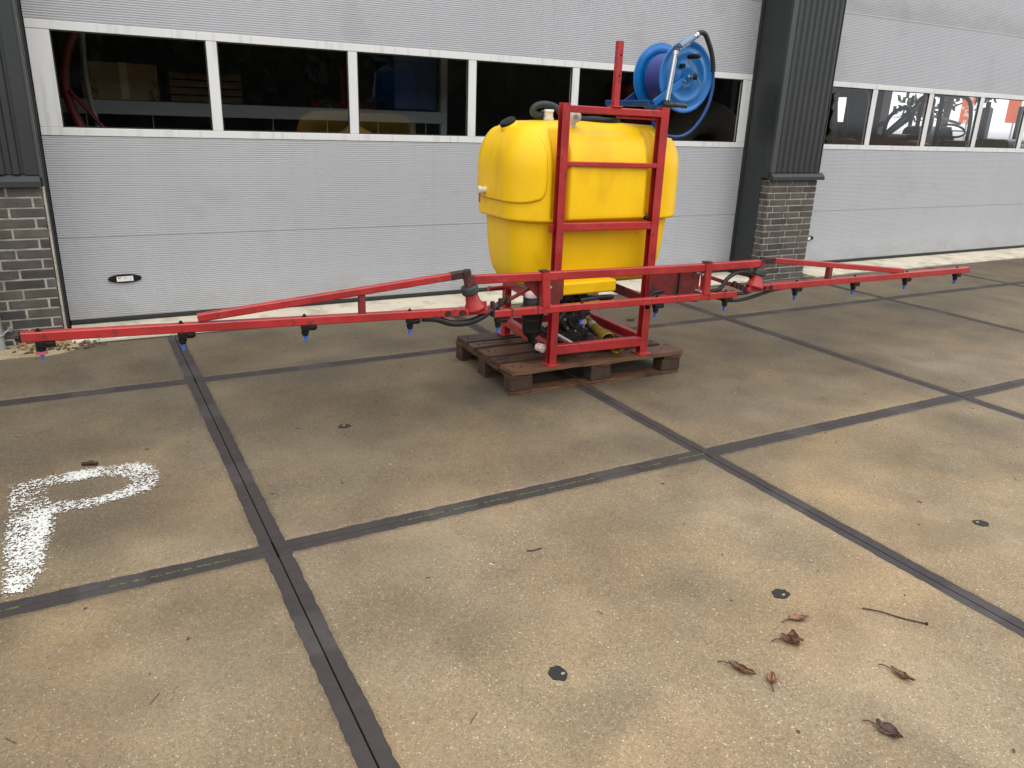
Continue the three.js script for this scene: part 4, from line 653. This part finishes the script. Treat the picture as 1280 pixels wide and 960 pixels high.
  // break-back hinges
  function hinge(bx, tx, y0, y1, dir) {
    const at = (f) => V(lerp(bx, tx, f), lerp(y0, y1, f), bz(bx) + 0.004), d = at(1).sub(at(0)).normalize();
    const h = part('hinge', lathe([[0, 0.0], [0.052, 0.0], [0.052, 0.018], [0.036, 0.05], [0.031, 0.085], [0.030, 0.10], [0, 0.10]], at(0.02), d, 20), mRed, spr);
    part('hinge_base', rbox(bx - 0.062, bx + 0.062, y0 - 0.014, y0 + 0.014, bz(bx) - 0.024, bz(bx) + 0.028, 0.006, 2), mRed, h);
    part('hinge_collar', lathe([[0.0, -0.020], [0.040, -0.020], [0.043, -0.014], [0.043, 0.014], [0.040, 0.020], [0, 0.020]], at(0.55), d, 28), mGreyPlastic, h);
    part('hinge_pin', [cyl(at(0.6), at(0.98), 0.021, 0.020, 18)], mDarkRed, h);
    part('hinge_head', [cyl(at(0.90), at(1.02), 0.027, 0.027, 18), cyl(at(1.02), at(1.045), 0.015, 0.013, 12)], mRust, h);
part('hinge_rib', plate([bx + dir * 0.012, bz(bx) + 0.022], [bx + dir * 0.052, bz(bx) + 0.022], y0 + 0.008, y0 + 0.05, 0.008), mRed, h);
    return h;
  }
  hinge(1.205, 1.146, 0.563, 0.762, 1); hinge(3.052, 3.108, 0.548, 0.728, -1);
  // left wing
  const lw = part('boom_wing', bar(P(-0.716, 0.617), P(1.155, 0.564), 0.040, 0.038), mRed, spr);
  part('top_strut', bar(P(-0.078, 0.637), P(1.075, 0.743), 0.034, 0.034), mRed, lw);
  part('strut_end', bar(P(1.07, 0.7425), P(1.135, 0.750), 0.038, 0.036), mRust, lw);
  part('strut_post', bar(P(0.629, 0.594), P(0.629, 0.685), 0.030, 0.030, [0, 0, 1]), mDarkRed, lw);
  part('end_plug', [cyl(P(-0.716, 0.610), P(-0.735, 0.611), 0.012, 0.009, 12), rbox(-0.719, -0.714, 0.597, 0.637, bz(-0.7) - 0.021, bz(-0.7) + 0.021, 0.001)], mBlack, lw);
  nozzles([[-0.655, 0.597, true], [-0.145, 0.582], [0.365, 0.568], [0.862, 0.553]], lw);
  part('pivot_bolt', [0, 1].map((i) => cyl(P(1.05 + i * 0.075, 0.566 - i * .002, 0.018), P(1.05 + i * 0.075, 0.566 - i * .002, 0.030), 0.015, 0.013, 10)), mRust, lw);
  // right wing
  const rw = part('boom_wing', bar(P(3.085, 0.551), P(5.128, 0.5465), 0.040, 0.040), mRed, spr);
  part('top_strut', bar(P(3.185, 0.713), P(4.41, 0.5785), 0.034, 0.034), mRed, rw);
  part('strut_end', bar(P(3.115, 0.716), P(3.19, 0.713), 0.036, 0.036), mRust, rw);
  part('strut_post', bar(P(3.690, 0.565), P(3.690, 0.650), 0.034, 0.034, [0, 0, 1]), mDarkRed, rw);
  part('end_plug', rbox(5.126, 5.131, 0.527, 0.566, bz(5.1) - 0.021, bz(5.1) + 0.021, 0.001), mDarkRed, rw);
  nozzles([[3.415, 0.5305, false, 1], [3.945, 0.529, false, 1], [4.462, 0.528, false, 1], [5.010, 0.5265, false, 1]], rw);
  part('pivot_bolt', [0, 1].map((i) => cyl(P(3.13 + i * 0.05, 0.551, 0.019), P(3.13 + i * 0.05, 0.551, 0.030), 0.013, 0.012, 10)), mRust, rw);
  // break-back links
  for (const [a, b, c] of [[P(1.215, 0.553, 0.01), P(1.40, 0.597, -0.02), [1.58, 0.655, -0.93]], [P(3.03, 0.538, 0.01), P(2.88, 0.585, -0.03), [2.69, 0.645, -0.90]]]) part('link_bar', [bar(a, b, 0.012, 0.026), bar(b, c, 0.012, 0.022)], mDarkRed, ctr);
  const lb = []; for (const [x, y] of [[1.30, 0.590], [1.345, 0.602], [1.385, 0.612], [2.96, 0.566], [2.93, 0.578], [2.99, 0.552], [2.90, 0.59]]) lb.push(cyl(P(x, y - 0.022, 0), P(x, y + 0.012, 0.0), 0.012, 0.012, 8)); part('link_bolt', lb, mRust, ctr);
  // black feed hoses at the two hinges
  const lh = [P(0.93, 0.545, -0.01), P(1.0, 0.538, 0.0), P(1.07, 0.512, 0.0), P(1.15, 0.505, 0.0), P(1.235, 0.525, 0), P(1.32, 0.570, -0.01), P(1.40, 0.60, -0.03)];
  part('feed_hose', tube(lh, 0.0165, 50, 12), mRubber, lw);
  part('feed_hose', tube([P(2.74, 0.545, -0.03), P(2.79, 0.565, 0), P(2.835, 0.618, 0), P(2.90, 0.652, 0), P(2.97, 0.655, 0), P(3.03, 0.628, -0.01), P(3.06, 0.60, -0.03)], 0.0125, 50, 10), mRubber, rw);
  part('feed_hose', tube([P(2.85, 0.490, 0), P(2.92, 0.485, 0), P(3.0, 0.488, 0), P(3.12, 0.506, -0.005), P(3.25, 0.527, -0.01), P(3.36, 0.535, -0.01)], 0.0105, 50, 10), mRubber, rw);
  part('feed_hose', tube([P(2.93, 0.525, 0), P(3.0, 0.525, 0), P(3.05, 0.533, -0.01), P(3.1, 0.54, -0.03)], 0.010, 30, 10), mRubber, rw);
  part('feed_hose', tube([P(2.31, 0.48, -0.05), [2.42, 0.53, -1.0], [2.52, 0.545, -0.98], [2.70, 0.525, -0.90], [2.83, 0.50, -0.86]], 0.013, 40, 10), mRubber, ctr);

  // ---- filter, pump
  const fx = 1.712, fzz = -1.17;
  const fl = part('filter', lathe([[0, 0.262], [0.016, 0.262], [0.022, 0.29], [0.045, 0.312], [0.052, 0.33], [0.056, 0.335], [0.056, 0.345], [0.053, 0.35], [0.060, 0.395], [0.063, 0.40], [0.063, 0.41], [0.060, 0.414], [0.064, 0.43], [0.070, 0.44], [0.070, 0.47], [0.064, 0.475], [0.055, 0.48], [0.055, 0.525], [0, 0.525]], [fx, 0, fzz], [0, 1, 0], 36), mBlack, spr);
  part('filter_cap', lathe([[0, 0.5255], [0.036, 0.5255], [0.037, 0.53], [0.036, 0.555], [0.030, 0.56], [0, 0.56]], [fx - 0.008, 0, fzz], [0, 1, 0], 24), mPinkWhite, fl);
  part('filter_outlet', [cyl([fx, 0.285, fzz], [fx + 0.035, 0.24, fzz + 0.02], 0.02, 0.014, 14), cyl([fx + 0.026, 0.25, fzz + 0.01], [fx + 0.03, 0.20, fzz + 0.02], 0.013, 0.012, 12)], mBlack, fl);
  part('drain_knob', [cyl([fx + 0.03, 0.242, fzz + 0.02], [fx + 0.048, 0.240, fzz + 0.062], 0.023, 0.025, 20), cyl([fx + 0.048, 0.240, fzz + 0.062], [fx + 0.05, 0.240, fzz + 0.066], 0.009, 0.008, 12)], mPinkWhite, fl);
  part('filter_hose', [tube([[fx + 0.06, 0.455, fzz], [fx + 0.15, 0.455, fzz - 0.05], [fx + 0.26, 0.43, fzz - 0.16], [fx + 0.36, 0.40, -1.42]], 0.022, 30, 12)], mRubber, fl);
  part('filter_bracket', rbox(fx + 0.05, LX, 0.47, 0.486, fzz - 0.03, fzz + 0.03, 0.003), mDarkRed, fl);
  const pm = part('pump', [cyl([2.12, 0.33, -1.50], [2.12, 0.33, -1.34], 0.095, 0.095, 28), cyl([2.12, 0.33, -1.34], [2.12, 0.33, -1.315], 0.07, 0.06, 24), cyl([2.05, 0.39, -1.45], [2.05, 0.45, -1.45], 0.045, 0.04, 20), cyl([2.21, 0.37, -1.45], [2.22, 0.45, -1.45], 0.045, 0.04, 20), rbox(2.02, 2.24, 0.165, 0.25, -1.52, -1.36, 0.01, 2), rbox(2.03, 2.30, 0.44, 0.475, -1.50, -1.38, 0.01, 2)], mCastMetal, spr);
  const pb = []; for (let i = 0; i < 8; i++) { const a = i * 0.785; pb.push(cyl([2.12 + 0.08 * Math.cos(a), 0.33 + 0.08 * Math.sin(a), -1.34], [2.12 + 0.08 * Math.cos(a), 0.33 + 0.08 * Math.sin(a), -1.328], 0.009, 0.009, 6)); } part('pump_bolt', pb, mZinc, pm);
  part('pump_shaft', [cyl([2.12, 0.33, -1.32], [2.12, 0.33, -1.24], 0.018, 0.018, 16)], mChrome, pm);
  part('pump_dome', [new THREE.SphereGeometry(0.055, 20, 14).translate(2.02, 0.395, -1.38)], mGreyPlastic, pm);
  part('control_block', [rbox(1.90, 2.10, 0.475, 0.545, -1.34, -1.20, 0.008, 2), cyl([1.94, 0.51, -1.20], [1.94, 0.51, -1.17], 0.018, 0.018, 14), cyl([2.03, 0.51, -1.20], [2.03, 0.51, -1.17], 0.018, 0.018, 14)], mBlack, pm);
  part('valve_elbow', [cyl([2.20, 0.475, -1.33], [2.20, 0.555, -1.33], 0.028, 0.028, 18), cyl([2.20, 0.49, -1.33], [2.25, 0.487, -1.30], 0.022, 0.022, 16)], mWhite, pm);
  part('valve_tube', [cyl([2.13, 0.50, -1.28], [2.13, 0.556, -1.28], 0.018, 0.018, 16)], mWhite, pm);
  part('delivery_hose', [tube([[2.10, 0.475, -1.35], [2.0, 0.43, -1.25], [1.92, 0.36, -1.22], [1.95, 0.28, -1.28], [2.05, 0.25, -1.38]], 0.016, 40, 10), tube([[2.24, 0.46, -1.42], [2.3, 0.44, -1.3], [2.28, 0.48, -1.2], [2.15, 0.50, -1.14], [2.0, 0.495, -1.13]], 0.013, 40, 10), tube([[1.95, 0.25, -1.5], [1.9, 0.28, -1.4], [1.93, 0.245, -1.2], [2.02, 0.205, -1.15]], 0.017, 30, 10)], mRubber, pm);
  part('strut_rod', [cyl([1.88, 0.30, -1.25], [2.02, 0.21, -1.12], 0.011, 0.011, 12), cyl([2.0, 0.222, -1.14], [2.03, 0.204, -1.11], 0.018, 0.018, 12)], mZinc, pm);

  // ---- hose reel behind the right post
  const rx = 2.630, ry = 1.722, zf = -1.150, zk = -1.370, RR = 0.187;
  const fprof = [[0.0, 0.004], [0.035, 0.006], [0.040, 0.014], [0.062, 0.016], [0.070, 0.002], [0.112, 0.002], [0.118, 0.012], [0.136, 0.012], [0.142, 0.000], [0.168, 0.000], [0.174, 0.009], [RR, 0.012], [RR + 0.004, 0.006], [RR, -0.002], [0.176, 0.003], [0.168, -0.006], [0.142, -0.006], [0.136, 0.006], [0.118, 0.006], [0.112, -0.004], [0.0, -0.004]];
  const reel = part('hose_reel', [cyl([rx, ry, zk], [rx, ry, zf], 0.088, 0.088, 36)], mBlue, spr);
  part('reel_flange', lathe(fprof, [rx, ry, zf], [0, 0, 1], 64), mBlue, reel);
  part('reel_flange', lathe(fprof, [rx, ry, zk], [0, 0, -1], 64), mBlue, reel);
  const coil = []; for (let L = 0; L < 2; L++) { const r = 0.103 + L * 0.0195, n = 9; for (let i = 0; i <= n * 24; i++) { const t = i / 24, z = L % 2 ? zk + 0.018 + (n - t) * 0.0206 : zk + 0.018 + t * 0.0206; coil.push([rx + r * Math.cos(t * 6.2832), ry + r * Math.sin(t * 6.2832), z]); } }
  part('hose_coil', tube(coil, 0.0105, 900, 8), mHose, reel);
  part('reel_base', [rbox(2.355, 2.47, 1.560, 1.566, -1.52, -1.112, 0.002), bar([2.470, 1.578, -1.52], [2.470, 1.578, -1.112], 0.008, 0.034), bar([2.36, 1.575, -1.52], [2.36, 1.575, -1.112], 0.008, 0.030)], mDarkBlue, reel);
  const arm = (z) => [bar([2.425, 1.580, z], [rx + 0.005, ry, z], 0.010, 0.036, [0, 0, 1]).translate(0, 0, 0), cyl([rx, ry, z - 0.012], [rx, ry, z + 0.012], 0.026, 0.026, 20)];
  const flat = (a, b, z) => { const d = V(b[0] - a[0], b[1] - a[1], 0), L = d.length(); d.normalize(); return new RoundedBoxGeometry(L, 0.036, 0.008, 1, 0.002).applyMatrix4(new THREE.Matrix4().makeBasis(d, V(-d.y, d.x, 0), V(0, 0, 1)).setPosition(V((a[0] + b[0]) / 2, (a[1] + b[1]) / 2, z))); };
  part('reel_arm', [flat([2.405, 1.575], [rx + 0.012, ry + 0.006], zf + 0.024), cyl([rx, ry, zf + 0.005], [rx, ry, zf + 0.036], 0.020, 0.018, 20)], mBlue, reel);
  part('reel_arm', [flat([2.405, 1.575], [rx + 0.012, ry + 0.006], zk - 0.024), cyl([rx, ry, zk - 0.036], [rx, ry, zk - 0.005], 0.026, 0.022, 20)], mDarkBlue, reel);
  part('reel_bolt', [cyl([rx - 0.03, ry - 0.022, zf + 0.028], [rx - 0.03, ry - 0.022, zf + 0.036], 0.008, 0.008, 6), cyl([rx - 0.012, ry + 0.004, zf + 0.036], [rx - 0.012, ry + 0.004, zf + 0.044], 0.010, 0.010, 6), cyl([2.40, 1.585, -1.485], [2.40, 1.615, -1.485], 0.010, 0.010, 8)], mChrome, reel);
  part('crank', [bar([rx - 0.040, ry + 0.100, zf + 0.052], [rx + 0.078, ry - 0.045, zf + 0.052], 0.010, 0.012, [0, 0, 1]), cyl([rx + 0.012, ry, zf + 0.03], [rx + 0.012, ry, zf + 0.058], 0.010, 0.010, 12)], mChrome, reel);
  part('crank_grip', lathe([[0, 0], [0.010, 0], [0.013, 0.01], [0.0125, 0.06], [0.014, 0.075], [0.010, 0.085], [0, 0.086]], [rx - 0.040, ry + 0.100, zf + 0.055], [0.12, 0.02, 1], 16), mBlack, reel);
  part('brake_knob', [cyl([rx - 0.045, ry + 0.055, zf + 0.01], [rx - 0.045, ry + 0.055, zf + 0.035], 0.013, 0.012, 14), cyl([rx + 0.015, ry, zf + 0.05], [rx + 0.03, ry, zf + 0.066], 0.016, 0.016, 12)], mBlack, reel);
  // chrome lance standing on the right post, trigger grip, and the hose back to the reel
  const lz = -1.075;
  const lance = part('spray_lance', [cyl([2.455, 1.585, lz], [2.484, 1.835, lz], 0.0135, 0.0125, 20), cyl([2.483, 1.825, lz], [2.486, 1.852, lz], 0.016, 0.016, 16)], mChrome, spr);
  part('lance_coupling', [cyl([2.452, 1.568, lz], [2.456, 1.592, lz], 0.021, 0.018, 16), cyl([2.44, 1.573, lz], [2.52, 1.570, lz + 0.005], 0.015, 0.015, 14), cyl([2.484, 1.845, lz], [2.489, 1.868, lz], 0.017, 0.015, 14), cyl([2.486, 1.855, lz], [2.515, 1.872, lz], 0.012, 0.013, 14)], mCastMetal, lance);
  part('nozzle_sleeve', [cyl([2.505, 1.572, lz + 0.005], [2.585, 1.568, lz + 0.01], 0.014, 0.013, 16)], mGreyPlastic, lance);
  part('trigger_grip', [cyl([2.510, 1.868, lz], [2.600, 1.922, lz], 0.017, 0.0185, 18), bar([2.50, 1.85, lz + 0.01], [2.565, 1.885, lz + 0.014], 0.008, 0.01)], std({ color: [0.16, 0.24, 0.33], roughness: 0.45 }), lance);
  part('hose_nut', [cyl([2.598, 1.921, lz], [2.612, 1.929, lz], 0.014, 0.014, 6), cyl([2.614, 1.930, lz], [2.624, 1.936, lz], 0.016, 0.015, 16)], mChrome, lance);
  part('bend_sleeve', tube([[2.622, 1.935, lz], [2.645, 1.948, lz], [2.675, 1.942, lz], [2.705, 1.905, lz], [2.735, 1.855, lz], [2.757, 1.795, lz], [2.766, 1.755, lz - 0.003]], 0.0135, 50, 12), mRubber, lance);
  part('lance_hose', tube([[2.760, 1.785, lz], [2.770, 1.73, lz - 0.003], [2.773, 1.66, lz - 0.003], [2.755, 1.575, lz - 0.003], [2.71, 1.49, lz - 0.01], [2.645, 1.425, lz - 0.02], [2.575, 1.402, lz - 0.03], [2.51, 1.415, -1.15], [2.49, 1.47, -1.22], [2.52, 1.56, -1.26], [2.60, 1.60, -1.26]], 0.0095, 90, 10), mLightHose, lance);
}
// ---------------------------------------------------------------- drive shaft lying in the frame
{
  const o = thing('drive_shaft', 'olive yellow drive shaft guard lying on the pallet inside the red frame', 'drive shaft', [2.27, 0.145, -1.25]);
  const a = V(2.315, 0.272, -1.52), b = V(2.262, 0.232, -1.235), d = b.clone().sub(a).normalize(), L = a.distanceTo(b);
  const sh = part('shaft_tube', lathe([[0.0, 0.0], [0.022, 0.0], [0.025, 0.004], [0.025, L * 0.55], [0.027, L * 0.56], [0.027, L], [0, L]], a, d, 28), mOlive, o);
  part('guard_cone', lathe([[0.028, -0.06], [0.036, -0.056], [0.036, -0.01], [0.028, 0.0], [0.024, 0.005], [0.024, -0.05], [0.028, -0.06]], a, d, 28), mOlive, sh);
  part('guard_cone', lathe([[0.028, L - 0.02], [0.034, L - 0.015], [0.046, L + 0.05], [0.046, L + 0.075], [0.041, L + 0.075], [0.030, L - 0.01]].map((p) => p), a, d, 32), mOlive, sh);
  part('tube_sticker', lathe([[0.0256, L * 0.38], [0.0258, L * 0.38], [0.0258, L * 0.54], [0.0256, L * 0.54]], a, d, 28), mWhite, sh);
  part('yoke', [cyl(a.clone().addScaledVector(d, L), a.clone().addScaledVector(d, L + 0.10), 0.018, 0.018, 16)], mCastMetal, sh);
  part('guard_end', lathe([[0.030, 0], [0.038, 0.002], [0.045, 0.05], [0.045, 0.075], [0.034, 0.075], [0.030, 0]], [2.315, 0.187, -1.20], [-0.25, -0.02, 1], 24), mOlive, o);
}
// ---------------------------------------------------------------- leaves, twigs and grit on the slabs
{
  const leafTex = (k, hi) => tex(256, (u, v) => { const a = fbm(u * 8, v * 8, 8, 4, k), b = vnoise(u * 3, v * 40, 120, k + 5); const m = 0.35 + 0.9 * a * a + 0.3 * b; return [0.155 * m * hi, 0.072 * m * hi, 0.042 * m * hi]; }, 0.05);
  const mLeaf = [leafTex(801, 1.4), leafTex(811, 2.4), leafTex(821, 0.6)].map((m) => std({ map: m, roughness: 0.6, side: THREE.DoubleSide }));
  const leaf = (name, label, x, z, len, wid, turn, curl, mats, twist) => {
    const o = thing('dry_leaf', label, 'leaf', [x, 0.002, z], null);
    const nu = 18, nv = 10, g = new THREE.PlaneGeometry(1, 1, nu, nv), p = g.attributes.position, k = rnd() * 200;
    for (let i = 0; i < p.count; i++) {
      const u = p.getX(i) + 0.5, v = p.getY(i) * 2; const w = wid * Math.pow(Math.sin(Math.PI * Math.pow(u, 0.8)), 0.7) * (1 + 0.3 * (vnoise(u * 9 + k, v > 0 ? 3 : 8, 256, 3) - 0.5)); const a = v * curl * (0.7 + 0.6 * u) + twist * (u - 0.5);
      const r = w / Math.max(0.4, curl * 0.9); let X = (u - 0.5) * len + 0.006 * (vnoise(v * 3 + k, u * 4, 256, 5) - 0.5), Y = r * (1 - Math.cos(a)) * 0.9 + 0.010 * (vnoise(u * 7 + k, v * 3 + 9, 256, 11) - 0.3) + 0.012 * Math.pow(Math.abs(u - 0.5) * 2, 2), Z = r * Math.sin(a) + 0.008 * (vnoise(u * 5 + k, 4, 256, 13) - 0.5);
      p.setXYZ(i, X, Math.max(0.0012, Y), Z);
    }
    g.computeVertexNormals(); g.rotateY(turn);
    const bl = new THREE.Mesh(boxUV(g), mLeaf[mats]); bl.name = 'blade'; bl.castShadow = bl.receiveShadow = true; o.add(bl);
    const st = new THREE.Mesh(boxUV(tube([[-len * 0.5, 0.006, 0], [-len * 0.5 - 0.014, 0.008, 0.004], [-len * 0.5 - 0.028, 0.004, 0.010]], 0.0018, 10, 6).rotateY(turn)), mLeaf[2]); st.name = 'stalk'; st.castShadow = true; o.add(st);
    const vn = new THREE.Mesh(boxUV(tube([[-len * 0.48, 0.0075, 0], [0, 0.007, 0.001], [len * 0.45, 0.010, 0]], 0.0013, 12, 5).rotateY(turn)), mLeaf[2]); vn.name = 'vein'; o.add(vn);
    return o;
  };
  leaf('', 'long curled brown leaf, leftmost of the fallen leaves', 1.04, 1.225, 0.082, 0.020, -1.15, 1.9, 0, 1.2);
  leaf('', 'small tan shell-shaped leaf beside the long curled one', 1.087, 1.292, 0.040, 0.017, 0.7, 1.3, 1, 0.3);
  leaf('', 'brown leaf with pointed ends lying nearest the dark lifting hole', 1.378, 1.128, 0.066, 0.018, -0.35, 1.4, 1, 0.5);
  leaf('', 'crumpled star-like brown leaf in the middle of the leaf group', 1.275, 1.195, 0.068, 0.026, -0.6, 1.5, 0, 1.4);
  leaf('', 'dark brown leaf with long stalk right of the leaf group', 1.440, 1.450, 0.075, 0.017, -1.45, 1.6, 0, 0.6);
  leaf('', 'flat greyish brown leaf nearest the bottom right of the picture', 1.213, 1.575, 0.070, 0.019, -1.3, 0.8, 2, 0.5);
  // second lobe of the crumpled leaf
  const st = scene.children.find((c) => c.name === 'dry_leaf_003'); { const b = st.children[0].clone(); b.name = 'lobe'; b.rotation.set(0.3, 1.9, 0.25); b.position.y = 0.008; b.scale.set(0.8, 1, 0.7); st.add(b); }
  const tw = thing('twig', 'thin dark twig lying right of the leaves near the steel joint', 'twig', [1.675, 0.002, 1.25]);
  part('stem', tube([[1.617, 0.006, 1.178], [1.65, 0.008, 1.215], [1.69, 0.006, 1.272], [1.733, 0.006, 1.325]], 0.0022, 24, 7), mRust, tw); part('bud', new THREE.SphereGeometry(0.005, 8, 6).translate(1.735, 0.007, 1.327), mRust, tw);
  const tw2 = thing('twig', 'short pale twig on the big slab in front of the pallet', 'twig', [0.83, 0.002, 0.41]);
  part('stem', tube([[0.80, 0.005, 0.40], [0.83, 0.008, 0.412], [0.862, 0.004, 0.405]], 0.0022, 16, 6), mRust, tw2);
  const st2 = thing('stick', 'dark stub of wood lying above the letter P', 'stick', [-0.553, 0.002, -1.012]); part('wood_stub', bar([-0.585, 0.012, -1.02], [-0.525, 0.012, -1.00], 0.014, 0.014), mRust, st2); part('bark_flake', rbox(-0.56, -0.54, 0.014, 0.021, -1.02, -1.0, 0.002), mWoods[1], st2);
  // fine litter, spread over the yard
  const geos = [], chip = new THREE.IcosahedronGeometry(1, 0);
  for (let i = 0; i < 260; i++) { const x = rr(-1.2, 8), z = rr(-2.9, 1.9), r = rr(0.0015, 0.0045), kind = rnd(); geos.push(kind < 0.3 ? cyl([x, 0.0045, z], [x + rr(-.035, .035), 0.0045, z + rr(-.035, .035)], 0.0012, 0.0008, 5) : chip.clone().scale(r * rr(1, 2.6), r * 0.4, r).rotateY(rnd() * 6).translate(x, 0.0045, z)); }
  for (let i = 0; i < 60; i++) { const t = rnd(), x = lerp(-0.95, -0.42, t), z = -3.02 + rr(-0.03, 0.16), r = rr(0.004, 0.012); geos.push(chip.clone().scale(r * rr(1, 3), r * 0.45, r).rotateY(rnd() * 6).rotateZ(rr(-.4, .4)).translate(x, 0.014, z)); }
  tag(part('leaf_litter', geos, std({ map: leafTex(831, 0.8), roughness: 0.8 })), 'scattered crumbs of leaf and bark on the slabs', 'litter', null, 'stuff');
  const yl = []; for (let i = 0; i < 20; i++) { const x = rr(-0.92, -0.62), z = rr(-3.06, -2.95), g = new THREE.PlaneGeometry(rr(0.03, 0.06), rr(0.016, 0.028), 3, 2), p = g.attributes.position; for (let k = 0; k < p.count; k++) p.setZ(k, rr(0, 0.008)); g.computeVertexNormals(); yl.push(g.rotateX(-1.57 + rr(-.4, .4)).rotateY(rnd() * 6).translate(x, 0.022, z)); }
  tag(part('dead_leaves', yl, std({ map: leafTex(841, 3.0), color: [1, 1.05, 0.6], roughness: 0.7, side: THREE.DoubleSide })), 'small drift of yellowed leaves at the foot of the left pillar', 'leaves', null, 'stuff');
}
renderer.render(scene, camera);
